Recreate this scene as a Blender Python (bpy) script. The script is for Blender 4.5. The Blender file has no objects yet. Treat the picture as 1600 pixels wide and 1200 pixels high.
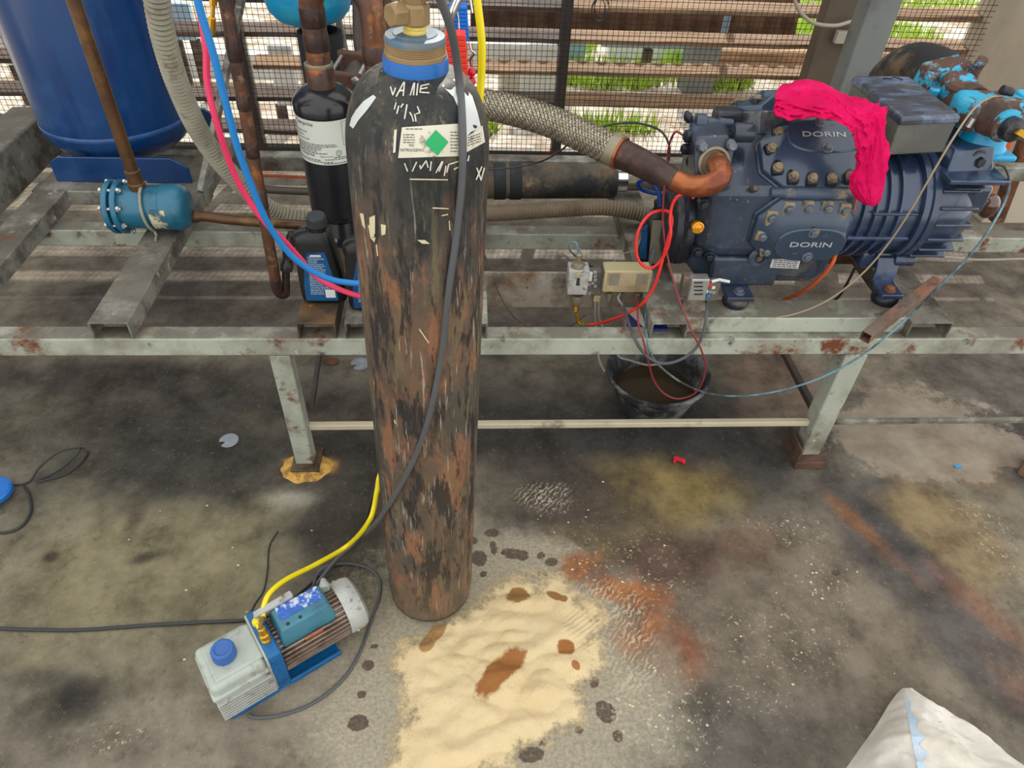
import bpy, math, random
import numpy as np
from mathutils import Vector, Matrix, noise
random.seed(4)
C = bpy.context.scene.collection
sc = bpy.context.scene
pi = math.pi

# ------------------------------------------------------------------ camera, sky, sun, exposure
CAM = Vector((0.0, 0.0, 1.71)); FPX = 1110.0
RM = Matrix(((0.99810021, 0.00439053, -0.06145478), (-0.04829731, 0.6750622, -0.73617824), (0.03825359, 0.73774775, 0.67399178)))
cam = bpy.data.cameras.new('camera'); cam.sensor_width = 36; cam.lens = 36 * FPX / 1600; cam.clip_end = 200
co = bpy.data.objects.new('camera', cam); C.objects.link(co)
co.matrix_world = Matrix.Translation(CAM) @ RM.to_4x4(); sc.camera = co
w = bpy.data.worlds.new('sky'); sc.world = w; w.use_nodes = True
bg = w.node_tree.nodes['Background']; bg.inputs[0].default_value = (1.0, 0.99, 0.965, 1); bg.inputs[1].default_value = 1.3
sun = bpy.data.lights.new('sun', 'SUN'); sun.energy = 4.2; sun.angle = 0.009; sun.color = (1, .93, .82)
so = bpy.data.objects.new('sun', sun); C.objects.link(so)
so.rotation_euler = Vector((-0.22, -1.0, -0.80)).to_track_quat('-Z', 'Y').to_euler()
sc.view_settings.view_transform = 'Standard'; sc.view_settings.look = 'None'
sc.view_settings.gamma = 1; sc.view_settings.use_curve_mapping = False
sc.view_settings.exposure = 0.25

# ------------------------------------------------------------------ helpers
def ray(px, py):
    return (RM @ Vector((px - 800, -(py - 600), -FPX))).normalized()
def at(px, py, Y=None, z=None, X=None):
    """world point surveyed at a known distance, height or side plane"""
    d = ray(px, py)
    t = (Y / d.y) if Y is not None else ((z - CAM.z) / d.z if z is not None else X / d.x)
    return CAM + d * t
def path(pts, default=None):
    return [at(p[0], p[1], Y=p[2]) if len(p) > 2 else at(p[0], p[1], Y=default) for p in pts]
def spline(P, n=8):
    P = [Vector(p) for p in P]
    if len(P) < 3: return [P[0].lerp(P[-1], i / n) for i in range(n + 1)]
    Q = [2 * P[0] - P[1]] + P + [2 * P[-1] - P[-2]]; out = []
    for i in range(1, len(Q) - 2):
        a, b, c, d = Q[i - 1:i + 3]
        for k in range(n):
            t = k / n
            out.append(0.5 * ((2 * b) + (c - a) * t + (2 * a - 5 * b + 4 * c - d) * t * t + (3 * b - a - 3 * c + d) * t ** 3))
    return out + [P[-1]]
def srgb(r, g, b):
    f = lambda c: c / 12.92 if c <= .04045 else ((c + .055) / 1.055) ** 2.4
    return (f(r / 255), f(g / 255), f(b / 255), 1)

class MB:
    def __init__(s): s.v = []; s.f = []
    def add(s, v, f):
        o = len(s.v); s.v += [tuple(p) for p in v]; s.f += [tuple(i + o for i in q) for q in f]; return s
    def frame(s, p, u, v, n, a, b, c):
        return Vector(p) + Vector(u) * a + Vector(v) * b + Vector(n) * c
    def box(s, lo, hi):
        x0, y0, z0 = lo; x1, y1, z1 = hi
        return s.add([(x0, y0, z0), (x1, y0, z0), (x1, y1, z0), (x0, y1, z0), (x0, y0, z1), (x1, y0, z1), (x1, y1, z1), (x0, y1, z1)],
                     [(0, 3, 2, 1), (4, 5, 6, 7), (0, 1, 5, 4), (1, 2, 6, 5), (2, 3, 7, 6), (3, 0, 4, 7)])
    def obox(s, c, u, v, n, a, b, h):
        c = Vector(c); u, v, n = Vector(u).normalized(), Vector(v).normalized(), Vector(n).normalized()
        q = [c + u * (i * a / 2) + v * (j * b / 2) + n * (k * h / 2) for k in (-1, 1) for i, j in ((-1, -1), (1, -1), (1, 1), (-1, 1))]
        return s.add(q, [(0, 3, 2, 1), (4, 5, 6, 7), (0, 1, 5, 4), (1, 2, 6, 5), (2, 3, 7, 6), (3, 0, 4, 7)])
    def bar(s, p, q, wd, ht, up=(0, 0, 1)):
        p, q = Vector(p), Vector(q); d = (q - p); L = d.length; d.normalize()
        side = d.cross(Vector(up)).normalized(); n = side.cross(d)
        return s.obox((p + q) / 2, d, side, n, L, wd, ht)
    def loft(s, rings, cap=True, close=True):
        n = len(rings[0]); o = len(s.v); s.v += [tuple(p) for r in rings for p in r]
        for i in range(len(rings) - 1):
            for j in range(n if close else n - 1):
                k = (j + 1) % n
                s.f.append((o + i * n + j, o + i * n + k, o + (i + 1) * n + k, o + (i + 1) * n + j))
        if cap:
            s.f.append(tuple(o + j for j in reversed(range(n)))); s.f.append(tuple(o + (len(rings) - 1) * n + j for j in range(n)))
        return s
    def lathe(s, prof, o=(0, 0, 0), ax=(0, 0, 1), seg=32, cap=True, ph=0):
        o, ax = Vector(o), Vector(ax).normalized()
        e1 = ax.cross(Vector((0.123, 1, 0.05)) if abs(ax.y) < .9 else Vector((1, 0, 0))).normalized(); e2 = ax.cross(e1)
        return s.loft([[o + ax * h + (e1 * math.cos(2 * pi * (k + ph) / seg) + e2 * math.sin(2 * pi * (k + ph) / seg)) * max(r, 1e-5) for k in range(seg)] for r, h in prof], cap)
    def cyl(s, p, q, r, seg=20, r2=None):
        p, q = Vector(p), Vector(q); L = (q - p).length
        return s.lathe([(r, 0), (r if r2 is None else r2, L)], p, q - p, seg)
    def tube(s, P, r, seg=10, cap=True):
        P = [Vector(p) for p in P]; n = len(P)
        T = [(P[min(i + 1, n - 1)] - P[max(i - 1, 0)]).normalized() for i in range(n)]
        e = T[0].orthogonal().normalized(); rings = []
        for i in range(n):
            e = (e - T[i] * e.dot(T[i])).normalized(); f = T[i].cross(e)
            rr = r(i, i / (n - 1)) if callable(r) else r
            rings.append([P[i] + (e * math.cos(2 * pi * k / seg) + f * math.sin(2 * pi * k / seg)) * rr for k in range(seg)])
        return s.loft(rings, cap)
    def prism(s, pts, n):
        n = Vector(n); return s.loft([[Vector(p) for p in pts], [Vector(p) + n for p in pts]])
    def hexnut(s, p, ax, r, h): return s.lathe([(r, 0), (r, h * .85), (r * .86, h)], p, ax, 6)
    def sphere(s, c, r, seg=16, rings=10, sc=(1, 1, 1)):
        c = Vector(c); R = []
        for i in range(rings + 1):
            a = pi * i / rings
            R.append([c + Vector((sc[0] * r * max(math.sin(a), 1e-4) * math.cos(2 * pi * k / seg), sc[1] * r * max(math.sin(a), 1e-4) * math.sin(2 * pi * k / seg), -sc[2] * r * math.cos(a))) for k in range(seg)])
        return s.loft(R)

BAD = {}
def obj(name, mb, mat, parent=None, bevel=0, ang=35, smooth=True, seg=2):
    me = bpy.data.meshes.new(name); me.from_pydata([tuple(p) for p in mb.v], [], mb.f); me.validate(); me.update()
    import bmesh
    bm = bmesh.new(); bm.from_mesh(me); bmesh.ops.recalc_face_normals(bm, faces=bm.faces); bm.to_mesh(me); bm.free()
    if smooth:
        me.polygons.foreach_set('use_smooth', [True] * len(me.polygons)); me.set_sharp_from_angle(angle=math.radians(ang))
    for m in (mat if isinstance(mat, (list, tuple)) else [mat]): me.materials.append(m)
    o = bpy.data.objects.new(name, me); C.objects.link(o)
    if parent is not None:
        o.parent = parent
        if parent.get('_at') is not None: o.matrix_parent_inverse = Matrix.Translation(-Vector(parent['_at']))
    if bevel:
        b = o.modifiers.new('bevel', 'BEVEL'); b.width = bevel; b.segments = seg; b.limit_method = 'ANGLE'; b.angle_limit = math.radians(40)
        b.harden_normals = False
    return o
def tag(o, label, cat, group=None, kind=None):
    o['label'] = label; o['category'] = cat
    if group: o['group'] = group
    if kind: o['kind'] = kind
    return o
EMPTIES = []
def thing(name, loc, label, cat, group=None):
    o = bpy.data.objects.new(name, None); C.objects.link(o); o.location = loc; o.empty_display_size = .05
    o['_at'] = [float(v) for v in loc]; EMPTIES.append(o)
    return tag(o, label, cat, group)
def struct(o): o['kind'] = 'structure'; return o

class NT:
    def __init__(s, name):
        s.m = bpy.data.materials.new(name); s.m.use_nodes = True; s.t = s.m.node_tree; s.b = s.t.nodes['Principled BSDF']; s.out = s.t.nodes['Material Output']
        s.tc = s.t.nodes.new('ShaderNodeTexCoord')
    def n(s, ty, **k):
        x = s.t.nodes.new(ty)
        for a, v in k.items(): setattr(x, a, v)
        return x
    def l(s, a, b): s.t.links.new(a, b)
    def map(s, scale=(1, 1, 1), loc=(0, 0, 0), rot=(0, 0, 0), vt='POINT'):
        m = s.n('ShaderNodeMapping', vector_type=vt); m.inputs['Scale'].default_value = scale; m.inputs['Location'].default_value = loc; m.inputs['Rotation'].default_value = rot
        s.l(s.tc.outputs['Object'], m.inputs[0]); return m.outputs[0]
    def noise(s, scale, detail=6, stretch=(1, 1, 1), rough=.6, off=0, dist=0):
        x = s.n('ShaderNodeTexNoise'); x.inputs['Scale'].default_value = scale; x.inputs['Detail'].default_value = detail; x.inputs['Roughness'].default_value = rough; x.inputs['Distortion'].default_value = dist
        s.l(s.map(stretch, (off, off * .7, off * 1.3)), x.inputs['Vector']); return x.outputs['Fac']
    def ramp(s, fac, lo, hi, a=0.0, b=1.0):
        x = s.n('ShaderNodeMapRange'); x.clamp = True
        for i, v in enumerate((lo, hi, a, b)): x.inputs[i + 1].default_value = v
        s.l(fac, x.inputs[0]); return x.outputs[0]
    def mul(s, a, b, op='MULTIPLY'):
        x = s.n('ShaderNodeMath', operation=op)
        for i, v in enumerate((a, b)):
            if isinstance(v, (int, float)): x.inputs[i].default_value = v
            else: s.l(v, x.inputs[i])
        return x.outputs[0]
    def mix(s, fac, a, b):
        x = s.n('ShaderNodeMix', data_type='RGBA')
        if isinstance(fac, (int, float)): x.inputs[0].default_value = fac
        else: s.l(fac, x.inputs[0])
        for i, v in ((6, a), (7, b)):
            if isinstance(v, (tuple, list)): x.inputs[i].default_value = v
            else: s.l(v, x.inputs[i])
        return x.outputs[2]
    def blob(s, c, rx, ry, rot=0, soft=.3, amp=.35, ns=9, off=0):
        m = s.map((rx, ry, 1e3), (c[0], c[1], 0), (0, 0, rot), 'TEXTURE')
        L = s.n('ShaderNodeVectorMath', operation='LENGTH'); s.l(m, L.inputs[0])
        nz = s.noise(ns, 4, off=off)
        d = s.mul(L.outputs['Value'], s.mul(s.mul(nz, -.5, 'ADD'), amp * 2.5), 'ADD')
        return s.ramp(d, 1 - soft, 1 + soft, 1, 0)
def mat(name, col, rough=.55, metal=0, var=.2, vs=9, layers=(), bump=0, bs=60, coat=0, spec=None, rv=.1, emis=None, alpha=None, trans=0):
    """layers: (colour, noise scale, lo, hi, stretch, roughness or None, offset)"""
    t = NT(name); c = col; r = None
    v = t.noise(vs, 5)
    cc = t.mix(t.ramp(v, .3, .7), tuple(x * (1 - var) for x in col[:3]) + (1,), tuple(min(1, x * (1 + var)) for x in col[:3]) + (1,))
    rr = t.ramp(v, .3, .7, max(0, rough - rv), min(1, rough + rv))
    for i, L in enumerate(layers):
        col2, ns, lo, hi = L[:4]; st = L[4] if len(L) > 4 and L[4] else (1, 1, 1)
        f = t.ramp(t.noise(ns, 7, st, .68, off=3.1 * (i + 1) + (L[6] if len(L) > 6 else 0)), lo - .045, hi - .045)
        cc = t.mix(f, cc, col2)
        if len(L) > 5 and L[5] is not None:
            x = t.n('ShaderNodeMix', data_type='FLOAT'); t.l(f, x.inputs[0]); t.l(rr, x.inputs[2]); x.inputs[3].default_value = L[5]; rr = x.outputs[0]
    t.l(cc, t.b.inputs['Base Color']); t.l(rr, t.b.inputs['Roughness']); t.b.inputs['Metallic'].default_value = metal
    if coat: t.b.inputs['Coat Weight'].default_value = coat; t.b.inputs['Coat Roughness'].default_value = .15
    if spec is not None: t.b.inputs['Specular IOR Level'].default_value = spec
    if trans: t.b.inputs['Transmission Weight'].default_value = trans
    if bump:
        b = t.n('ShaderNodeBump'); b.inputs['Strength'].default_value = 1; b.inputs['Distance'].default_value = bump
        t.l(t.noise(bs, 5), b.inputs['Height']); t.l(b.outputs[0], t.b.inputs['Normal'])
    return t.m

def settle(m, col, amt=.85):
    # dust and oil grime that has settled on upward faces
    t = m.node_tree; b = t.nodes['Principled BSDF']; src = b.inputs['Base Color'].links[0].from_socket
    g = t.nodes.new('ShaderNodeNewGeometry'); x = t.nodes.new('ShaderNodeSeparateXYZ'); t.links.new(g.outputs['True Normal'], x.inputs[0])
    r = t.nodes.new('ShaderNodeMapRange'); r.inputs[1].default_value = .8; r.inputs[2].default_value = .95; r.inputs[4].default_value = amt; t.links.new(x.outputs['Z'], r.inputs[0])
    tc = t.nodes.new('ShaderNodeTexCoord'); nz = t.nodes.new('ShaderNodeTexNoise'); nz.inputs['Scale'].default_value = 6; nz.inputs['Detail'].default_value = 7; nz.inputs['Roughness'].default_value = .68; t.links.new(tc.outputs['Object'], nz.inputs['Vector'])
    q = t.nodes.new('ShaderNodeMapRange'); q.inputs[1].default_value = .36; q.inputs[2].default_value = .52; t.links.new(nz.outputs['Fac'], q.inputs[0])
    k = t.nodes.new('ShaderNodeMath'); k.operation = 'MULTIPLY'; t.links.new(r.outputs[0], k.inputs[0]); t.links.new(q.outputs[0], k.inputs[1])
    mx = t.nodes.new('ShaderNodeMix'); mx.data_type = 'RGBA'; t.links.new(k.outputs[0], mx.inputs[0]); t.links.new(src, mx.inputs[6]); mx.inputs[7].default_value = col
    t.links.new(mx.outputs[2], b.inputs['Base Color'])
RUST = srgb(112, 62, 34); DUST = srgb(150, 138, 112); DIRT = srgb(52, 46, 40)
M = {}
M['frame'] = mat('painted_steel', srgb(172, 178, 164), .5, 0, .12, 6, [(srgb(120, 112, 98), 5, .5, .75), (RUST, 7, .6, .68), (DIRT, 16, .62, .75), (srgb(196, 200, 186), 30, .68, .74)], .0006, 60)
settle(M['frame'], srgb(98, 91, 80))
M['framedark'] = mat('grimy_painted_steel', srgb(112, 108, 98), .55, 0, .2, 5, [(srgb(158, 162, 150), 6, .56, .7), (DIRT, 9, .52, .7), (RUST, 8, .64, .72)], .0006, 60)
M['chan'] = mat('worn_channel_steel', srgb(138, 136, 126), .5, 0, .2, 7, [(srgb(84, 80, 72), 9, .48, .64), (RUST, 10, .66, .74), (srgb(182, 184, 172), 22, .64, .72)], .0006, 50)
settle(M['chan'], srgb(92, 86, 74), .75)
M['rustchan'] = mat('oily_rusty_steel', srgb(92, 80, 60), .4, 0, .3, 8, [(srgb(60, 48, 36), 12, .45, .65), (srgb(108, 76, 46), 10, .58, .7), (srgb(150, 140, 96), 30, .66, .72)], .0008, 40)
M['rust'] = mat('rusted_steel', srgb(110, 70, 48), .8, 0, .3, 20, [(srgb(70, 46, 36), 14, .5, .65), (srgb(150, 92, 60), 25, .6, .7)], .001, 80)
M['looserust'] = mat('greyed_rusty_tube', srgb(116, 100, 88), .6, .1, .2, 9, [(srgb(150, 100, 74), 7, .5, .62, (1, 1, 1)), (srgb(70, 62, 58), 12, .56, .68)])
M['mesh'] = mat('dark_wire', srgb(44, 40, 38), .6, .3)
M['wood'] = mat('weathered_wood', srgb(156, 126, 96), .85, 0, .3, 5, [(srgb(110, 84, 62), 6, .5, .66, (.25, 6, 6)), (srgb(186, 160, 128), 8, .6, .72, (.2, 5, 5))], .002, 30)
M['woodshaded'] = mat('shaded_weathered_wood', srgb(110, 94, 84), .85, 0, .3, 5, [(srgb(58, 46, 40), 6, .45, .62, (.25, 6, 6))], .002, 30)  # same timber for the left slats, its shade put into the colour
M['steeldark'] = mat('dark_steel_post', srgb(62, 54, 50), .6, .1, .25, 8, [(RUST, 12, .6, .7)])
M['wall'] = mat('grey_plaster', srgb(196, 184, 164), .9, 0, .08, 4, [(srgb(170, 160, 144), 3, .5, .8)])
M['sheet'] = mat('grey_sun_block', srgb(120, 116, 108), .7, 0, .1)
M['concrete'] = mat('pale_concrete', srgb(196, 188, 176), .9, 0, .15, 3, [(srgb(150, 134, 112), 4, .5, .65), (srgb(228, 224, 214), 9, .58, .68)], .004, 30)  # concrete pale in its own tone
M['grass'] = mat('grass_blades', srgb(164, 196, 60), .8, 0, .4, 12, [(srgb(180, 196, 96), 30, .55, .7)])
M['white'] = mat('white_painted', srgb(214, 216, 216), .6, 0, .06, 6, [(srgb(170, 172, 172), 6, .55, .8)])
M['paleblue'] = mat('pale_blue_sheet', srgb(150, 180, 205), .6, 0, .08)
M['corr'] = mat('rusty_corrugated_sheet', srgb(128, 98, 76), .8, 0, .25, 4, [(srgb(92, 68, 52), 5, .5, .7, (1, 1, 4))])
M['greypost'] = mat('grey_painted_post', srgb(112, 116, 114), .5, 0, .15, 5, [(srgb(82, 84, 82), 6, .55, .75)])
M['brownpost'] = mat('brown_grey_post', srgb(96, 84, 70), .7, 0, .2, 5)
M['plastic_grey'] = mat('grey_plastic_pipe', srgb(172, 164, 150), .5, 0, .08)
M['tank'] = mat('glossy_blue_paint', srgb(4, 58, 112), .3, 0, .15, 3, [(srgb(48, 92, 146), 2.5, .58, .85), (srgb(6, 30, 84), 4, .55, .8, (3, 3, .6)), (srgb(150, 180, 220), 60, .76, .79)], 0, coat=.4)
M['tankseam'] = mat('worn_blue_seam', srgb(46, 84, 140), .4, 0, .3, 30)
M['bronzepipe'] = mat('brown_lacquered_pipe', srgb(94, 66, 40), .35, .35, .25, 8, [(srgb(70, 42, 34), 5, .5, .7), (srgb(132, 100, 52), 6, .58, .75)])
M['teal'] = mat('teal_paint', srgb(34, 104, 132), .4, 0, .15, 10, [(srgb(20, 66, 88), 14, .56, .72), (srgb(70, 60, 50), 40, .7, .75)], coat=.2)
M['zinc'] = mat('zinc_bolt', srgb(190, 190, 188), .35, .8, .15, 40)
M['steel'] = mat('bare_steel', srgb(150, 148, 144), .35, .8, .15, 20)
M['chrome'] = mat('chrome', srgb(215, 215, 218), .12, 1, .05)
M['conduit'] = mat('grey_corrugated_plastic', srgb(150, 146, 128), .55, 0, .1, 8, [(srgb(96, 84, 66), 18, .6, .72), (srgb(110, 106, 92), 5, .5, .8)])
M['conduitbrown'] = mat('dusty_corrugated_plastic', srgb(112, 98, 78), .6, 0, .15, 8, [(srgb(84, 70, 54), 7, .5, .7)])
M['hoseblue'] = mat('blue_hose_rubber', srgb(16, 124, 200), .4, 0, .06)
M['hosedarkblue'] = mat('dark_blue_hose', srgb(14, 60, 130), .4, 0, .1)
M['hosepink'] = mat('pink_red_hose', srgb(226, 46, 92), .4, 0, .06)
M['hosered'] = mat('red_hose', srgb(220, 44, 40), .35, 0, .06)
M['hosemaroon'] = mat('maroon_capillary', srgb(130, 44, 50), .4, 0, .1)
M['hoseyellow'] = mat('yellow_hose', srgb(240, 218, 16), .35, 0, .05)
M['cableblack'] = mat('black_cable', srgb(44, 46, 48), .45, 0, .1)
M['cablegrey'] = mat('dark_grey_cable', srgb(80, 82, 84), .5, 0, .1)
M['cablepale'] = mat('pale_grey_cable', srgb(150, 142, 130), .5, 0, .1)
M['capbeige'] = mat('beige_capillary', srgb(152, 138, 112), .4, .2, .1)
M['capblue'] = mat('blue_grey_capillary', srgb(110, 150, 165), .4, 0, .15, 6, [(srgb(44, 52, 56), 3, .5, .6)])
M['orange'] = mat('orange_cable', srgb(214, 92, 44), .45, 0, .08)
M['copper'] = mat('aged_copper', srgb(122, 82, 60), .4, .4, .2, 8, [(srgb(84, 64, 58), 6, .5, .64), (srgb(188, 120, 56), 8, .58, .7), (srgb(62, 50, 48), 11, .6, .7), (srgb(150, 118, 92), 24, .62, .7)])
M['copperdark'] = mat('dark_heated_copper', srgb(88, 68, 60), .45, .4, .25, 8, [(srgb(60, 44, 42), 6, .5, .62), (srgb(172, 96, 42), 6, .62, .7)])
M['copperbright'] = mat('bright_copper', srgb(166, 98, 56), .32, .5, .2, 8, [(srgb(120, 64, 46), 9, .5, .62), (srgb(210, 130, 50), 8, .6, .72)])
M['ironpipe'] = mat('grey_iron_pipe', srgb(88, 80, 74), .5, .3, .2, 8, [(RUST, 10, .64, .72)])
M['blackpaint'] = mat('satin_black_paint', srgb(24, 25, 32), .28, 0, .15, 4, [(srgb(52, 54, 60), 40, .7, .76)], coat=.3)
M['foam'] = mat('black_foam_insulation', srgb(34, 38, 40), .8, 0, .15, 20, [(srgb(64, 68, 70), 7, .6, .8, (1, 1, .3))], .001, 90)
M['foamdusty'] = mat('dusty_insulation', srgb(84, 76, 64), .8, 0, .2, 5, [(srgb(118, 98, 70), 5, .5, .66), (srgb(36, 38, 40), 4, .5, .62), (srgb(150, 126, 92), 9, .66, .76)], .001, 60)
M['skyblue'] = mat('light_blue_paint', srgb(18, 150, 200), .4, 0, .1, 6, [(srgb(80, 170, 180), 8, .55, .8)])
M['flaking'] = mat('flaking_light_blue_paint', srgb(40, 166, 206), .45, 0, .1, 8, [(srgb(88, 62, 52), 11, .535, .56, None, .8), (srgb(120, 170, 182), 9, .6, .7)], .0008, 30)
M['blueglossy'] = mat('turquoise_paint', srgb(24, 156, 204), .3, 0, .1)
M['brownrust'] = mat('brown_rust', srgb(98, 72, 58), .8, 0, .25, 12, [(srgb(64, 48, 42), 14, .5, .7)], .001, 60)
def cylinder_paint():
    t = NT('scuffed_black_cylinder_paint'); N = lambda sc, st, off, d=8, r=.68: t.noise(sc, d, st, r, off)
    c = t.mix(t.ramp(N(5, (1.4, 1.4, .6), 1), .36, .62), srgb(56, 53, 50), srgb(88, 80, 70))
    z = t.n('ShaderNodeSeparateXYZ'); t.l(t.tc.outputs['Object'], z.inputs[0])
    worn = t.ramp(t.mul(z.outputs['Z'], t.mul(t.mul(N(7, (1.2, 1.2, .6), 9), -.5, 'ADD'), .9), 'ADD'), 1.02, 1.22, 1, 0)
    c = t.mix(t.mul(t.mul(t.ramp(N(4.5, (1.3, 1.3, .6), 2), .44, .60), .85), worn), c, srgb(112, 86, 66))
    c = t.mix(t.mul(t.mul(t.ramp(N(13, (1.3, 1.3, .5), 3), .505, .58), .85), worn), c, srgb(138, 94, 68))
    c = t.mix(t.mul(t.ramp(N(16, (1.4, 1.4, .3), 4), .515, .575), .9), c, srgb(38, 37, 38))
    c = t.mix(t.mul(t.ramp(N(30, (1.5, 1.5, .25), 5), .56, .61), .7), c, srgb(108, 100, 74))
    c = t.mix(t.mul(t.ramp(N(44, (1.6, 1.6, .3), 6), .56, .60), .8), c, srgb(32, 31, 32))
    c = t.mix(t.mul(t.ramp(N(50, (2.6, 2.6, .16), 7), .60, .64), .75), c, srgb(168, 158, 142))
    c = t.mix(t.mul(t.ramp(z.outputs['Z'], 1.1, 1.25), t.mul(t.ramp(N(8, (1, 1, 1), 8), .42, .56), .8)), c, srgb(30, 36, 37))
    c = t.mix(t.mul(t.ramp(z.outputs['Z'], .22, .02), .55), c, srgb(122, 106, 86))
    t.l(c, t.b.inputs['Base Color']); t.l(t.ramp(N(9, (1, 1, 1), 1), .35, .65, .42, .68), t.b.inputs['Roughness']); t.b.inputs['Specular IOR Level'].default_value = .4
    b = t.n('ShaderNodeBump'); b.inputs['Distance'].default_value = .0012; t.l(N(44, (1.6, 1.6, .4), 6), b.inputs['Height']); t.l(b.outputs[0], t.b.inputs['Normal'])
    return t.m
M['cylblack'] = cylinder_paint()
M['collar'] = mat('blue_collar_paint', srgb(8, 98, 176), .4, 0, .1, 6, [(srgb(120, 160, 210), 9, .68, .8)])
M['brass'] = mat('dull_brass', srgb(148, 124, 88), .42, .4, .15, 12, [(srgb(110, 92, 60), 10, .5, .7)])
M['brassbright'] = mat('bright_brass', srgb(206, 160, 60), .25, .8, .12, 14)
M['bluegrey'] = mat('blue_grey_dusty_metal', srgb(76, 104, 128), .5, 0, .2, 14, [(srgb(132, 124, 104), 9, .5, .66)])
M['tape'] = mat('yellow_thread_tape', srgb(226, 204, 110), .6, 0, .08)
M['label'] = mat('dirty_white_label', srgb(212, 208, 190), .6, 0, .06, 20, [(srgb(120, 108, 92), 28, .62, .7)])
M['labelclean'] = mat('white_label', srgb(206, 212, 202), .45, 0, .03)
M['silverlabel'] = mat('silver_white_sticker', srgb(200, 204, 204), .4, 0, .06, 20)
M['green'] = mat('green_label_print', srgb(24, 162, 92), .5, 0, .08)
M['ink'] = mat('dark_print', srgb(46, 46, 50), .7, 0, .05)
M['chalk'] = mat('white_paint_marker', srgb(206, 202, 190), .8, 0, .08)
M['cream'] = mat('cream_paint_scrape', srgb(206, 196, 160), .8, 0, .1, 30)
M['comp'] = mat('dark_blue_machine_paint', srgb(50, 64, 82), .34, .1, .15, 5, [(srgb(36, 44, 58), 6, .5, .7), (srgb(128, 118, 98), 5, .58, .74), (srgb(84, 100, 126), 14, .66, .8), (srgb(140, 128, 104), 40, .66, .72)], .0005, 70, coat=.35)
M['comphead'] = mat('dark_blue_head_paint', srgb(46, 64, 86), .3, .1, .12, 5, [(srgb(66, 86, 110), 8, .6, .8)], .0003, 90, coat=.5)
M['comphi'] = mat('blue_motor_paint', srgb(44, 60, 86), .28, .15, .15, 5, [(srgb(66, 88, 128), 7, .56, .74), (srgb(34, 40, 52), 9, .56, .72)], .0005, 60, coat=.7)
M['compdark'] = mat('oily_dark_casting', srgb(34, 38, 48), .35, .1, .25, 8, [(srgb(98, 88, 72), 9, .6, .74)], .0006, 50)
M['dustbolt'] = mat('dusty_bolt_seat', srgb(142, 128, 98), .75, 0, .15, 60, [(srgb(90, 82, 68), 40, .55, .7)])
M['bolthead'] = mat('bolt_steel', srgb(98, 108, 124), .4, .4, .2, 60, [(srgb(150, 138, 110), 50, .55, .7)])
M['letter'] = mat('silver_lettering', srgb(188, 190, 190), .45, .3, .05)
M['box_lid'] = mat('worn_black_lid', srgb(62, 68, 82), .3, .15, .2, 8, [(srgb(118, 136, 172), 9, .52, .7, (1, 3, 1)), (srgb(104, 100, 92), 6, .55, .7)], coat=.3)
M['box_side'] = mat('grey_box_side', srgb(88, 88, 84), .5, .1, .12, 8, [(srgb(120, 118, 108), 5, .55, .8)])
M['cloth'] = mat('magenta_fleece', srgb(206, 14, 84), .95, 0, .12, 14, [(srgb(226, 34, 106), 7, .55, .75)], .001, 200, spec=.1)
M['bottle'] = mat('black_plastic', srgb(20, 21, 23), .38, 0, .15, 8)
M['cap'] = mat('dark_grey_cap', srgb(48, 52, 56), .5, 0, .1)
M['bluelabel'] = mat('blue_bottle_label', srgb(8, 80, 130), .4, 0, .1, 14, [(srgb(8, 44, 96), 9, .5, .65)])
M['greytext'] = mat('pale_print', srgb(150, 170, 190), .6, 0, .1, 60)
M['plate'] = mat('dirty_galvanised_plate', srgb(150, 144, 132), .5, .3, .15, 9, [(srgb(112, 86, 64), 6, .54, .7), (srgb(90, 84, 76), 12, .55, .7)], .0005, 60)
M['ctrlbox'] = mat('dirty_beige_box', srgb(170, 156, 122), .55, 0, .1, 16, [(srgb(136, 116, 84), 10, .5, .7)])
M['ctrledge'] = mat('dull_yellow_casing', srgb(178, 168, 128), .5, .1, .1)
M['greywin'] = mat('dusty_grey_window', srgb(128, 122, 108), .4, 0, .1, 30)
M['board'] = mat('terminal_board', srgb(96, 92, 86), .6, 0, .3, 60)
M['greenbrown'] = mat('oily_bronze_fitting', srgb(140, 132, 112), .4, .4, .15, 20)
M['bucket'] = mat('smeared_black_bucket', srgb(54, 56, 60), .5, 0, .2, 8, [(srgb(150, 150, 152), 8, .55, .7), (srgb(30, 30, 32), 12, .5, .7)])
M['oil'] = mat('waste_oil', srgb(66, 52, 32), .12, 0, .2, 4)
M['pumpblue'] = mat('blue_pump_casting', srgb(14, 94, 152), .4, 0, .1, 12, [(srgb(20, 50, 88), 20, .6, .75)])
M['pumpteal'] = mat('teal_pump_box', srgb(64, 124, 144), .45, 0, .1, 12, [(srgb(48, 92, 112), 10, .5, .7)])
M['pumpsilver'] = mat('silver_hammer_paint', srgb(176, 178, 174), .45, .15, .1, 20, [(srgb(116, 104, 92), 30, .6, .72), (srgb(206, 208, 204), 12, .6, .8)], .0006, 120)
M['pumpfin'] = mat('aluminium_fins', srgb(150, 132, 118), .45, .3, .15, 20, [(srgb(92, 76, 64), 14, .55, .7)])
M['pumpgrey'] = mat('dusty_grey_green_reservoir', srgb(172, 180, 172), .5, 0, .08, 16, [(srgb(124, 112, 100), 16, .58, .72)], .0005, 90)
M['pumpcap'] = mat('blue_plastic_cap', srgb(54, 100, 170), .5, 0, .12, 14)
M['peeled'] = mat('peeled_blue_sticker', srgb(40, 96, 186), .3, .1, .2, 60, [(srgb(200, 210, 224), 50, .55, .62)])
M['orangelabel'] = mat('orange_sticker', srgb(170, 96, 58), .6, 0, .2, 60)
M['yellowplastic'] = mat('yellow_valve_handle', srgb(238, 214, 24), .4)
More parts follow.
